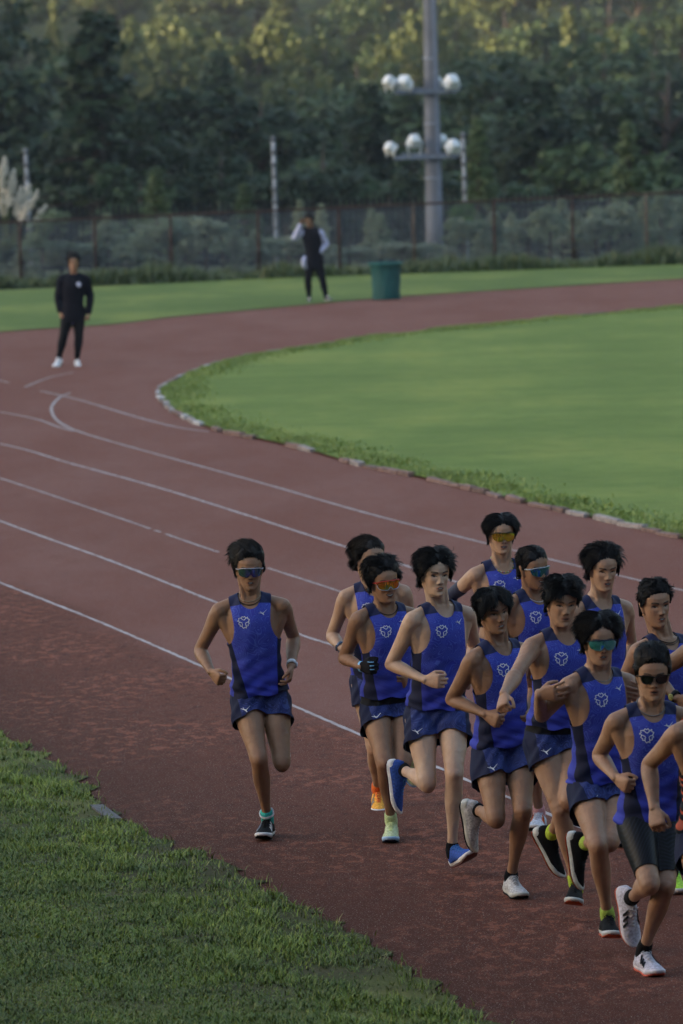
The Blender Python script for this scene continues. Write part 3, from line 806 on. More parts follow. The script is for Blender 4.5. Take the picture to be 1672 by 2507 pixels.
        if not tight:
            bs = BVHTree.FromPolygons([tuple(x) for x in cv], [tuple(int(i) for i in q) for q in cf])
            f2 = nrm(np.cross(A, latP)*.9 + latP*.15); td = nrm(J['Ka']-J['Ha'])
            o0 = J['Ha'] + td*(sp.get('hemS',.125)-.030-.115*float(f2@td))*k + latP*.012*k
            rx = nrm(-latP + f2*(latP@f2)); ry = np.cross(rx, f2); ry = ry if ry[2] < 0 else -ry
            bxs = Vector(o0)
            def cs(x, y):
                h = bs.ray_cast(Vector(o0 + rx*x + ry*y + f2*.3), Vector(-f2), .5)
                if h[0] is None: return None
                n = np.array(h[1]); n = n if n@f2 > 0 else -n; return np.array(h[0]), n
            g3 = Geo(); ribbon(LOGO, g3, cs, .1, .030)
            if g3.n: put('logo', g3, M_('white_print', (.72,.74,.78), rough=.5, var=.05), so_, smooth=False, base=base)
    else:
        sp['outfit'](locals())
    # ---- hair and extras
    hair_obj(HM, HO, base, root, sp['hair'], M_('hair', sp.get('hairc', (.0075,.007,.0085)), rough=.5, spec=.22, var=.4, scale=60), sp.get('seed',1))
    for e in sp.get('extra', []): e(locals())
    random.setstate(rs)
    return root
def tights_mat():
    M = Mat('tights_fabric', .45, .4); a, b, z = M.attr('tco')
    st = ((z*1.0 + a.abs()*.5 + (a.abs()-.09).sq()*6.0)*62.0).frac().step(.55,.75)*(b.step(.0,.04))
    M.b.inputs['Specular IOR Level'].default_value = .15; M.base(M.mix(st*.8, (.002,.002,.0035), (.010,.012,.022))); return M.m

# ---- things worn
def head_pts(L_, x): return np.asarray(x, float) @ L_['HM'].T + L_['HO']
def mirror_mat(name, c1, c2, rough=.08):
    M = Mat(name, rough, .9); n = M.noise(scale=14, detail=1); M.base(M.mix(n.step(.35,.65), c1, c2)); M.b.inputs['Metallic'].default_value = .75; return M.m
def shield(frame_c, lens1, lens2, low=None, temple=None, tall=1.0):
    def f(L_):
        X = np.linspace(-.070,.070,29); R = []
        def yf(x, z): return .103 - 5.2*x*x - 60*abs(x)**3.2 - .10*abs(z)
        g = Geo(); rows = []
        for x in X:
            top = .0215 - .10*abs(x)**1.2*.3; e = max(0, 1-(abs(x)/.0700)**6)
            notch = .019*math.exp(-(x/.0105)**2); bot = -.0325*tall*e**.5*(1-.12*(abs(x)/.07)) + notch
            top = top - (1-e)*.010
            zs = np.linspace(bot, top, 7); rows.append(np.array([[x, yf(x, z), z-.001] for z in zs]))
        A_ = np.array(rows); B_ = A_ - np.array([0,.0022,0]); n = 7
        V = np.concatenate([A_.reshape(-1,3), B_.reshape(-1,3)]); off = len(V)//2; q = []
        for i in range(28):
            for j in range(6):
                a = i*n+j; q += [(a, a+1, a+n+1, a+n), (off+a, off+a+n, off+a+n+1, off+a+1)]
        g.add(head_pts(L_, V), q)
        root = empty_child('sunglasses', L_)
        put('lens', g, mirror_mat('mirror_lens', lens1, lens2), root, base=L_['base'])
        h = Geo(); fm = M_('glasses_frame', frame_c, rough=.35, var=.3, scale=80)
        top = A_[:, -1] + [0,.0008,.0012]
        tube(head_pts(L_, top), .0026, h, n=8)
        if low:
            bt = A_[:, 0] + [0,.0005,-.0005]; lw = Geo(); tube(head_pts(L_, bt), .0018, lw, n=8)
            put('lower_rim', lw, M_('glasses_rim', low, rough=.4), root, base=L_['base'])
        for s_ in (-1,1):
            tube(head_pts(L_, [(s_*.069,.068,.012),(s_*.077,.045,.010),(s_*.079,.005,.006),(s_*.077,-.025,-.004)]), np.array([.0045,.0034,.0026,.002]), h, n=6)
        put('glasses_frame', h, M_('glasses_frame', temple or frame_c, rough=.35, var=.3, scale=80), root, base=L_['base'])
    return f
def wayfarer():
    def f(L_):
        root = empty_child('sunglasses', L_); h = Geo(); g = Geo()
        for s_ in (-1,1):
            out = [(-.029,.012),(-.010,.0165),(.020,.017),(.030,.0150),(.029,-.004),(.022,-.018),(.004,-.023),(-.014,-.020),(-.025,-.010)]
            pts = np.array([[s_*(.0345+x), .099-4.2*(.0345+x)**2, z-.001] for x, z in out])
            tube(head_pts(L_, pts), .0026, h, n=8, closed=True)
            c = pts.mean(0); V = np.vstack([pts, c, pts-[0,.002,0], c-[0,.002,0]]); n = len(pts); q = []
            for i in range(n): q += [(i, (i+1)%n, n), (n+1+(i+1)%n, n+1+i, 2*n+1)]
            g.add(head_pts(L_, V), q)
            tube(head_pts(L_, [(s_*.064,.080,.012),(s_*.076,.050,.010),(s_*.079,.005,.006),(s_*.077,-.025,-.004)]), np.array([.0048,.0036,.003,.002]), h, n=6)
        tube(head_pts(L_, [(-.008,.100,.007),(0,.102,.009),(.008,.100,.007)]), .003, h, n=6)
        b = Mat('dark_lens', .12, .6); b.base((.004,.005,.005)); put('lens', g, b.m, root, base=L_['base'])
        put('glasses_frame', h, M_('glasses_frame', (.006,.006,.007), rough=.3), root, base=L_['base'])
    return f
def empty_child(name, L_):
    e = bpy.data.objects.new(name, None); SC.collection.objects.link(e); e.parent = L_['root']; return e
def necklace(c, r=.0022, drop=.055, w=.066, beads=None, name='necklace', lift=0.0):
    def f(L_):
        nb, A, fC, lat, k = L_['nb'], L_['A'], L_['fC'], L_['latC'], L_['k']; ph = np.linspace(0, 2*math.pi, 40, endpoint=False)
        near_ = np.linalg.norm(L_['bodyv']-nb, axis=1) < .22; fs = L_['bodyf'][near_[L_['bodyf']].all(1)]; bvh = BVHTree.FromPolygons([tuple(x) for x in L_['bodyv']], [tuple(int(i) for i in q) for q in fs])
        c0 = nb + A*(.045+lift)
        pts = [c0 + lat*w*k*math.cos(a) + fC*(.012+(.066 if math.sin(a) > 0 else .058)*math.sin(a))*k + A*(-drop*max(0,math.sin(a))**1.2 + .022*max(0,-math.sin(a)))*k for a in ph]
        for i, p in enumerate(pts):
            ax0 = nb + A*float((p-nb)@A) - fC*.005; d_ = nrm(p-ax0); h = bvh.ray_cast(Vector(ax0 + d_*.2), Vector(-d_), .2)
            if h[0] is not None: pts[i] = np.array(h[0]) + d_*(r*1.0)
        for _ in range(2): pts = [(pts[i-1]+2*pts[i]+pts[(i+1)%len(pts)])/4 for i in range(len(pts))]
        pts = [p + nrm(p-nb-A*float((p-nb)@A))*.002 for p in pts]
        g = Geo()
        if beads:
            cols = beads; gs = [Geo() for _ in cols]; m_ = 96
            P_ = np.array(pts + [pts[0]]); t = np.linspace(0, 40, m_, endpoint=False)
            for i, q in enumerate(t):
                p = np.array([np.interp(q, range(41), P_[:,j]) for j in range(3)]); ball(p, r, gs[i//2 % len(cols)], n=6)
            r0 = empty_child(name, L_)
            for q, cc in zip(gs, cols): put('bead_strand', q, M_('bead', cc, rough=.3), r0, base=L_['base'])
            return
        tube(np.array(pts), r*k, g, n=8, closed=True)
        put(name, g, M_('necklace', c, rough=.4, var=.35, scale=400), L_['root'], base=L_['base'])
    return f
def band(c, side, pos=.93, w=.022, face=None, name='wrist_watch', rad=.030):
    def f(L_):
        J = L_['J']; p0 = J['E'+side]; p1 = J['W'+side]; ax = nrm(p1-p0); g = Geo(); c0 = p0 + (p1-p0)*pos
        _, l, fr = frame(ax, L_['HD'][side]['n'])
        l = L_['HD'][side]['lat']; l = nrm(l-ax*(l@ax)); fr = np.cross(ax, l)
        ph = np.linspace(0, 2*math.pi, 24, endpoint=False); R = []
        for q, e in ((-w/2,0),(-w/2,.004),(w/2,.004),(w/2,0)):
            R.append(c0 + ax*q + np.outer(np.cos(ph)*(rad+.0015+e), l) + np.outer(np.sin(ph)*(rad*.78+e+.0015), fr))
        R.append(R[0]); rings(R, g, cap=False)
        o = put(name, g, M_('strap', c, rough=.5), L_['root'], base=L_['base'])
        if face:
            n = -L_['HD'][side]['n']; n = nrm(n-ax*(n@ax)); q = c0 + n*(rad*.78+.006); lt = np.cross(n, ax); R = []
            for e, z in ((.017,-.006),(.019,0),(.018,.005),(.013,.006)):
                R.append(q + n*z + np.outer(np.cos(ph)*e, ax) + np.outer(np.sin(ph)*e, lt))
            h = Geo(); rings(R, h); put('watch_face', h, M_('watch_face', face, rough=.25, var=.5, scale=300), o, base=L_['base'])
    return f
def glove(side, c, c2):
    def f(L_):
        g = Geo(); H_ = L_['HD'][side]; hd = H_['hd']
        hand(H_['wr'], H_['d'], H_['lat'], H_['n'], g, curl=hd.get('curl',(62,78,45)), k=L_['k'], add=.0032)
        v, f_ = remesh(g, .0035); v = smooth(v, f_, 2, .4)
        o = link('glove', mesh_from('glove', v-L_['base'], f_), M_('glove_knit', c, rough=.8), L_['root'])
        h = Geo(); ph = np.linspace(0,2*math.pi,24,endpoint=False); R = []
        for q, e in ((-.022,.029),(-.020,.032),(-.004,.033),(.0,.030)):
            R.append(H_['wr'] + H_['d']*q + np.outer(np.cos(ph)*e, H_['lat']) + np.outer(np.sin(ph)*e*.72, H_['n']))
        rings(R, h, cap=False)
        for i, off in enumerate((.0325,.0112,-.0108)):
            p = H_['wr'] + H_['d']*.088 + H_['lat']*off - H_['n']*.012
            tube([p - H_['d']*.02, p + H_['d']*.008, p + H_['d']*.022 + H_['n']*.014], .0028, h, n=6)
        put('glove_trim', h, M_('glove_trim', c2, rough=.6), o, base=L_['base'])
    return f
def sleeve(side, c):
    def f(L_):
        J = L_['J']; g = Geo(); fu = nrm((J['S'+side]+J['W'+side])/2 - J['E'+side])
        limb(J['S'+side], J['E'+side], fu, UARM, g, add=.004, t0=.52); limb(J['E'+side], J['W'+side], fu, FARM, g, add=.004, t1=.95); ball(J['E'+side]-fu*.006, .038*L_['k'], g)
        v, f_ = remesh(g, .005); v = smooth(v, f_, 3)
        link('arm_sleeve', mesh_from('arm_sleeve', v-L_['base'], f_), M_('sleeve_fabric', c, rough=.6, scale=60), L_['root'])
    return f
def cords(side):
    def f(L_):
        J = L_['J']; ax = nrm(J['K'+side]-J['A'+side]); _, l, fr = frame(ax, np.array([0,-1.,0])); g = Geo()
        for q, dx in ((.055,0),(.063,.004)):
            c = J['A'+side] + ax*q; ph = np.linspace(0,2*math.pi,30,endpoint=False)
            tube([c + l*math.cos(a)*.042 + fr*math.sin(a)*.046 for a in ph], .0028, g, n=6, closed=True)
        c = J['A'+side] + ax*.075 - l*.040
        tube([c + np.array([0,0,1])*.018*math.sin(a) + l*.016*(math.cos(a)-1)*-1 for a in np.linspace(-1.4,2.6,12)], .0026, g, n=6)
        put('ankle_cord', g, M_('white_cord', (.6,.6,.66), rough=.4), L_['root'], base=L_['base'])
    return f
# ---------------------------------------------------------------- the runners, left to right as the photograph shows them
SK = dict(tan=(.265,.150,.092), mid=(.33,.198,.130), pale=(.46,.315,.228), light=(.385,.248,.170), dark=(.225,.130,.085))
BLK = (.005,.005,.007); WHT = (.62,.62,.66)
GR = 'runners in blue racing kit'
def JJ(Sa,Sb,Ea,Eb,Wa,Wb,Ha,Hb,Ka,Kb,Aa,Ab,Ta,Tb): return dict(Sa=Sa,Sb=Sb,Ea=Ea,Eb=Eb,Wa=Wa,Wb=Wb,Ha=Ha,Hb=Hb,Ka=Ka,Kb=Kb,Aa=Aa,Ab=Ab,Ta=Ta,Tb=Tb)
PEOPLE = [
 dict(id='R1', label='runner in blue vest and clear framed sunglasses running alone left of the pack', seed=3, sole=(646,2058), st='a', eye=(613,1400), head=(5,6,0),
  j=JJ((537,1497),(692,1486),(489,1593),(719,1561),(517,1645),(713,1630),(601,1716),(672,1716),(634,1860),(690,1868),(655,1995),(690,1800),(645,2040),(690,1862)),
  sga=(1,-1,-1,1), sgb=(1,-1,-1,1), ysg=1, lean=.07, toea=-.17, toeb=.10, skin=dict(tone=SK['tan'], mouth=.6, teeth=.5, eye=.5),
  handb=dict(to=(704,1690), dz=-.06, curl=(35,35,25), th=(.2,-.6,.6)), handa=dict(to=(536,1664), dz=-.06, th=(.1,-.3,1)),
  shoes=shoe_spec(BLK, WHT, BLK, (.01,.01,.01), (.6,.6,.63)), sock=((.03,.42,.38),.055),
  hair=dict(vol=0.044, side=.014, len=.080, slen=.05, back=.45, wind=.45, up=.75, out=.15, lift=.45, mess=.22, drop=.25, line=[.078,.074,.062,.040,.0,-.004,-.03,-.075,-.085], n=1700),
  extra=[shield((.45,.45,.52), (.07,.15,.13), (.12,.09,.42), temple=(.40,.38,.45)), necklace((.012,.011,.010), drop=.050), necklace((.30,.24,.18), .0024, drop=.036, w=.064, name='necklace', lift=.006),
   band((.55,.56,.60), 'b', .94, .024, (.5,.5,.55)), cords('a')]),
 dict(id='R2', label='runner with long wavy wind-blown hair, half hidden behind the runner in red sunglasses', seed=5, sole=(926,1980), st='a', eye=(924,1372), head=(32,2,6),
  j=JJ((847,1464),(988,1453),(812,1557),(1010,1548),(838,1588),(975,1600),(893,1668),(962,1668),(918,1832),(965,1815),(925,1940),(975,1790),(928,1972),(985,1850)),
  sga=(1,-1,-1,1), sgb=(1,-1,-1,1), ysg=1, lean=.09, toea=-.15, toeb=.08, skin=dict(tone=SK['light'], mouth=.3, teeth=.2),
  shoes=shoe_spec((.75,.36,.05), WHT, BLK, (.7,.12,.04), (.7,.66,.55)), sock=((.7,.14,.03),.04),
  hair=dict(vol=.022, side=.010, len=.085, slen=.085, back=.6, wind=.6, up=.3, out=.1, down=.55, lift=.3, mess=.3, drop=.6, n=1700), hairc=(.018,.014,.013),
  extra=[band((.05,.08,.16), 'a', .90, .03, (.02,.03,.06))]),
 dict(id='R3', label='smiling runner in red framed sunglasses wearing a black and light blue glove', seed=7, sole=(956,2063), st='a', eye=(954,1430), head=(22,4,-5), hem=.17, band=True,
  j=JJ((877,1519),(1008,1510),(842,1612),(1035,1602),(886,1632),(1000,1652),(918,1736),(988,1736),(942,1870),(986,1866),(958,2006),(1000,1838),(956,2048),(1010,1895)),
  sga=(1,-1,-1,1), sgb=(1,-1,-1,1), ysg=1, lean=.07, toea=-.17, toeb=.08, skin=dict(tone=SK['tan'], mouth=.9, teeth=1.0, smile=1.0),
  handa=dict(to=(908,1634), dz=-.07, th=(.1,-.2,1)),
  shoes=shoe_spec((.48,.56,.34), (.30,.46,.68), (.01,.02,.06), (.52,.62,.30)), sock=((.50,.62,.34),.05),
  hair=dict(vol=0.034, side=.015, len=.070, slen=.055, back=.3, out=.45, up=.7, wind=.15, lift=.5, mess=.42, drop=.3, n=1700),
  extra=[shield((.50,.035,.02), (.62,.14,.01), (.34,.38,.03), low=(.30,.42,.62), temple=(.50,.04,.03)), necklace((.010,.009,.009), drop=.055), glove('a', (.008,.008,.011), (.18,.45,.75))]),
 dict(id='R4', hemS=.155, label='tall pale runner with bushy hair and blue shoes', seed=11, sole=(1095,2139), st='b', heel=True, eye=(1079,1411), head=(20,3,0),
  j=JJ((1010,1520),(1143,1508),(958,1626),(1162,1585),(1040,1664),(1150,1650),(1028,1756),(1108,1748),(1046,1918),(1112,1898),(988,1886),(1107,2080),(976,1962),(1152,2092)),
  sga=(1,-1,-1,1), sgb=(1,-1,-1,1), ysg=1, lean=.05, k=1.02, toea=.03, toeb=-.21, hinta=(.85,-.35,.1), hintb=(-.15,-.45,.9), skin=dict(tone=SK['pale'], mouth=.55, teeth=.7),
  handa=dict(to=(1075,1668), dz=-.05, curl=(40,55,30), th=(.5,-.3,1)),
  shoes=shoe_spec((.016,.060,.30), WHT, (.10,.03,.03), (.04,.15,.42)), sock=(BLK,.015),
  hair=dict(vol=0.030, side=.018, len=.065, slen=.055, back=.2, out=.45, up=.6, wind=.1, down=.5, lift=.5, mess=.3, drop=.6, line=[.074,.060,.046,.022,-.012,-.010,-.035,-.08,-.09], n=1800, fringe=.3), extra=[]),
 dict(id='R10', label='runner at the back in yellow mirrored sunglasses and rainbow bead necklace', seed=13, sole=(1205,1937), st='a', eye=(1234,1313), head=(10,4,0), hem=.38,
  j=JJ((1163,1410),(1293,1403),(1100,1462),(1325,1485),(1118,1545),(1300,1550),(1192,1600),(1262,1600),(1200,1745),(1262,1745),(1205,1880),(1262,1712),(1205,1920),(1265,1760)),
  sga=(1,-1,-1,1), sgb=(1,-1,-1,1), ysg=1, lean=.07, toea=-.15, toeb=.08, skin=dict(tone=SK['light'], mouth=.6, teeth=.6),
  shoes=shoe_spec(WHT, WHT, BLK, WHT), sock=(WHT,.04),
  hair=dict(vol=0.018, side=.013, len=.065, slen=.05, back=.15, out=.75, up=.15, down=.9, lift=.25, mess=.15, drop=.9, line=[.076,.064,.050,.026,-.004,-.006,-.03,-.075,-.085], n=1500, fringe=.25),
  extra=[shield((.03,.03,.01), (.58,.50,.04), (.48,.24,.03)), sleeve('a', (.016,.020,.050)),
   necklace(None, .0030, drop=.062, beads=[(.6,.04,.03),(.06,.22,.6),(.65,.5,.05),(.08,.4,.14),(.6,.6,.6)])]),
 dict(id='R11', label='smiling runner in teal mirrored sunglasses and silver chain looking sideways', seed=17, sole=(1312,2043), st='a', eye=(1329,1397), head=(38,6,-4),
  j=JJ((1244,1486),(1372,1476),(1228,1585),(1395,1570),(1262,1640),(1370,1630),(1272,1690),(1342,1690),(1300,1838),(1342,1838),(1320,1968),(1345,1805),(1312,2022),(1350,1850)),
  sga=(1,-1,-1,1), sgb=(1,-1,-1,1), ysg=1, lean=.07, toea=-.17, toeb=.08, skin=dict(tone=SK['tan'], mouth=.7, teeth=1.0, smile=1.0),
  shoes=shoe_spec((.55,.58,.68), WHT, BLK, (.5,.5,.6), (.75,.14,.03)), sock=((.6,.3,.32),.04),
  hair=dict(vol=0.016, side=.007, len=.030, slen=.014, back=.2, out=.3, up=.5, lift=.4, mess=.25, drop=.3, n=1700, line=[.072,.068,.058,.038,.004,.002,-.03,-.075,-.085]),
  extra=[shield((.02,.04,.07), (.03,.20,.22), (.05,.14,.34), temple=(.45,.5,.56)), necklace((.5,.5,.52), .0022, drop=.058)]),
 dict(id='R5', hemS=.160, label='runner with straight fringe and pale grey shoes, his fist at his waist', seed=19, sole=(1272,2200), st='b', eye=(1226,1503), head=(24,4,-7),
  j=JJ((1157,1618),(1283,1598),(1106,1712),(1310,1688),(1188,1748),(1295,1745),(1196,1842),(1268,1842),(1214,2005),(1280,1986),(1170,1984),(1251,2145),(1162,2046),(1272,2185)),
  sga=(1,-1,-1,1), sgb=(1,-1,-1,1), ysg=1, lean=.06, toea=.05, toeb=-.17, hinta=(.85,-.35,.1), skin=dict(tone=SK['tan'], mouth=.5, teeth=.5),
  handa=dict(to=(1216,1764), dz=-.05, th=(.5,-.3,1)),
  shoes=shoe_spec((.42,.42,.45), (.46,.46,.44), BLK, (.30,.30,.32), None), sock=(BLK,.015),
  hair=dict(vol=0.020, side=.013, len=.055, slen=.04, back=.0, out=.3, up=.2, down=.8, lift=.3, mess=.25, drop=.8, fringe=.5, n=1700, line=[.074,.060,.048,.026,-.014,-.010,-.032,-.08,-.09]), extra=[]),
 dict(id='R12', label='runner with wild wavy hair and half closed eyes behind the runner in blue mirrored lenses', seed=23, sole=(1518,2073), st='a', eye=(1490,1402), head=(18,8,0),
  j=JJ((1405,1502),(1530,1492),(1372,1592),(1545,1580),(1402,1645),(1530,1640),(1440,1712),(1508,1712),(1475,1880),(1500,1862),(1512,2008),(1510,1830),(1518,2055),(1515,1880)),
  sga=(1,-1,-1,1), sgb=(1,-1,-1,1), ysg=1, lean=.07, toea=-.16, toeb=.08, skin=dict(tone=SK['light'], mouth=.55, teeth=.7, eye=.12),
  shoes=shoe_spec((.60,.13,.02), WHT, BLK, (.65,.5,.1), BLK), sock=((.5,.2,.05),.03),
  hair=dict(vol=0.028, side=.020, len=.075, slen=.060, back=.3, out=.5, up=.6, wind=.15, lift=.5, mess=.55, drop=.6, n=1700, line=[.082,.074,.056,.028,-.004,-.006,-.035,-.08,-.09]), extra=[]),
 dict(id='R6', label='bare faced runner with fringe over his brow stretching one arm down, lime socks', seed=29, sole=(1395,2247), st='a', heel=True, eye=(1387,1485), head=(14,6,2), hem=.17, band=True,
  j=JJ((1302,1585),(1452,1575),(1263,1652),(1478,1672),(1234,1700),(1450,1722),(1324,1812),(1396,1812),(1373,1985),(1392,1960),(1410,2168),(1350,2042),(1405,2203),(1366,2115)),
  sga=(-1,-1,-1,1), sgb=(1,-1,-1,1), ysg=1, lean=.06, toea=-.20, toeb=.03, hintb=(.85,-.35,.1), hinta=(.1,-.35,.9), skin=dict(tone=SK['mid'], mouth=.15, teeth=0, eye=.3),
  handa=dict(to=(1230,1728), dz=-.07, th=(.7,-.5,.5)),
  shoes=shoe_spec(BLK, (.45,.46,.46), (.40,.07,.025), (.012,.012,.014)), sock=((.36,.48,.05),.036),
  hair=dict(vol=0.038, side=.012, len=.058, slen=.032, back=.0, out=.45, up=.6, down=.5, lift=.45, mess=.35, drop=.7, fringe=.35, n=1800, line=[.060,.054,.050,.034,-.006,.0,-.03,-.078,-.088]), extra=[]),
 dict(id='R13', label='runner with short spiky hair and black cord necklace near the right edge', seed=31, sole=(1655,2188), st='b', eye=(1620,1486), head=(20,4,-4),
  j=JJ((1563,1597),(1692,1590),(1518,1682),(1722,1690),(1560,1722),(1690,1740),(1592,1826),(1664,1826),(1602,1985),(1658,1990),(1600,1950),(1650,2135),(1600,2000),(1662,2174)),
  sga=(1,-1,-1,1), sgb=(1,-1,-1,1), ysg=1, lean=.06, toea=.05, toeb=-.17, skin=dict(tone=SK['mid'], mouth=.5, teeth=.7),
  shoes=shoe_spec((.36,.68,.06), (.50,.50,.55), (.2,.2,.25), (.40,.72,.10)), sock=((.05,.16,.42),.05),
  hair=dict(vol=0.020, side=.008, len=.040, slen=.018, back=.0, out=.3, up=.8, lift=.65, mess=.35, drop=.05, n=1900, line=[.073,.068,.058,.040,.004,.002,-.03,-.076,-.086]),
  extra=[necklace((.014,.012,.012), .0024, drop=.035), necklace((.05,.045,.045), .0020, drop=.045, w=.068)]),
 dict(id='R14', label='runner cut off by the right edge in a black vest raising his bent elbow', seed=37, sole=(1740,2235), st='b', eye=(1772,1500), head=(10,4,0), vest=dict(dark=True),
  j=JJ((1694,1592),(1840,1584),(1598,1652),(1880,1680),(1658,1710),(1850,1730),(1722,1836),(1796,1836),(1735,1990),(1790,1990),(1735,2000),(1785,2160),(1735,2060),(1790,2215)),
  sga=(1,-1,-1,1), sgb=(1,-1,-1,1), ysg=1, lean=.06, toea=.05, toeb=-.17, skin=dict(tone=SK['tan'], mouth=.3, teeth=0),
  handa=dict(to=(1690,1728), dz=-.05), shoes=shoe_spec(BLK, WHT, BLK, BLK), hair=dict(vol=.018, side=.01, len=.05, slen=.03, n=900),
  extra=[band((.012,.012,.014), 'a', .92, .026, (.42,.40,.12))]),
 dict(id='R7', hemS=.135, label='runner in blue mirrored shield sunglasses with both hands drawn up to his upper arms', seed=41, sole=(1495,2328), st='a', heel=True, eye=(1478,1577), head=(12,5,0),
  j=JJ((1392,1682),(1536,1674),(1326,1752),(1606,1748),(1318,1700),(1604,1700),(1434,1934),(1508,1934),(1464,2072),(1492,2062),(1488,2246),(1432,2064),(1500,2284),(1422,2132)),
  sga=(1,-1,-1,1), sgb=(1,-1,-1,1), ysg=1, lean=.06, toea=-.20, toeb=.03, hintb=(.85,-.35,.1), hinta=(.1,-.35,.9), skin=dict(tone=SK['mid'], mouth=.5, teeth=.1),
  handa=dict(to=(1375,1694), dz=-.05, th=(0,-.2,1), med=(0,.9,-.4), open=[(5,8,5),(12,12,8),(22,16,10),(30,20,14)], spread=.5),
  handb=dict(to=(1555,1694), dz=-.05, th=(0,-.2,1), med=(0,.9,-.4), open=[(5,8,5),(12,12,8),(22,16,10),(30,20,14)], spread=.5),
  shoes=shoe_spec(BLK, (.50,.52,.53), (.45,.09,.04), (.012,.012,.014)), sock=((.34,.47,.08),.034),
  hair=dict(vol=0.040, side=.015, len=.070, slen=.055, back=.15, out=.75, up=.35, down=.6, lift=.4, mess=.25, drop=.8, line=[.084,.066,.046,.022,-.012,-.008,-.032,-.078,-.088], n=1800),
  extra=[shield((.01,.02,.05), (.05,.34,.34), (.22,.62,.85)), necklace((.3,.3,.3), .0015, drop=.058)]),
 dict(id='R8', hem=.03, label='runner in black square sunglasses and black half tights at front right', seed=43, sole=(1600,2390), st='b', eye=(1602,1662), head=(2,4,0), neck=1.02, tight=True,
  j=JJ((1508,1770),(1676,1760),(1466,1850),(1706,1850),(1508,1904),(1694,1900),(1555,2012),(1632,2012),(1590,2166),(1628,2172),(1545,2200),(1574,2322),(1548,2288),(1604,2374)),
  sga=(1,-1,-1,1), sgb=(1,-1,-1,1), ysg=1, lean=.06, toea=.04, toeb=-.17, hinta=(.4,-.8,.1), skin=dict(tone=SK['mid'], mouth=.4, teeth=0),
  handa=dict(to=(1533,1922), dz=-.06, th=(.3,-.3,1)),
  shoes=shoe_spec((.46,.45,.55), (.60,.58,.66), (.62,.12,.07), (.5,.5,.56), (.03,.03,.035)), sock=((.008,.008,.010),.045),
  hair=dict(vol=0.044, side=.009, len=.045, slen=.018, back=.35, out=.1, up=.85, lift=.65, mess=.30, drop=.1, n=2200, line=[.076,.072,.062,.042,.004,.002,-.03,-.075,-.085]),
  extra=[wayfarer(), necklace((.20,.20,.21), .0026, drop=.050, w=.068)]),
 dict(id='R9', label='nearest runner, only his arm and side showing at the right edge', seed=47, sole=(1760,2470), st='b', eye=(1745,1680), head=(10,4,0), vest=dict(dark=True, red=True),
  j=JJ((1656,1800),(1815,1790),(1588,1872),(1850,1900),(1602,1978),(1840,1950),(1705,2052),(1785,2052),(1720,2210),(1780,2210),(1720,2220),(1765,2385),(1720,2290),(1768,2450)),
  sga=(1,-1,-1,1), sgb=(1,-1,-1,1), ysg=1, lean=.06, toea=.05, toeb=-.17, skin=dict(tone=SK['mid'], mouth=.3, teeth=0),
  handa=dict(to=(1612,2030), dz=-.06, curl=(50,60,40), th=(.8,-.3,.2)), shoes=shoe_spec(BLK, WHT, BLK, BLK), hair=dict(vol=.018, side=.01, len=.05, slen=.03, n=900), extra=[]),
]
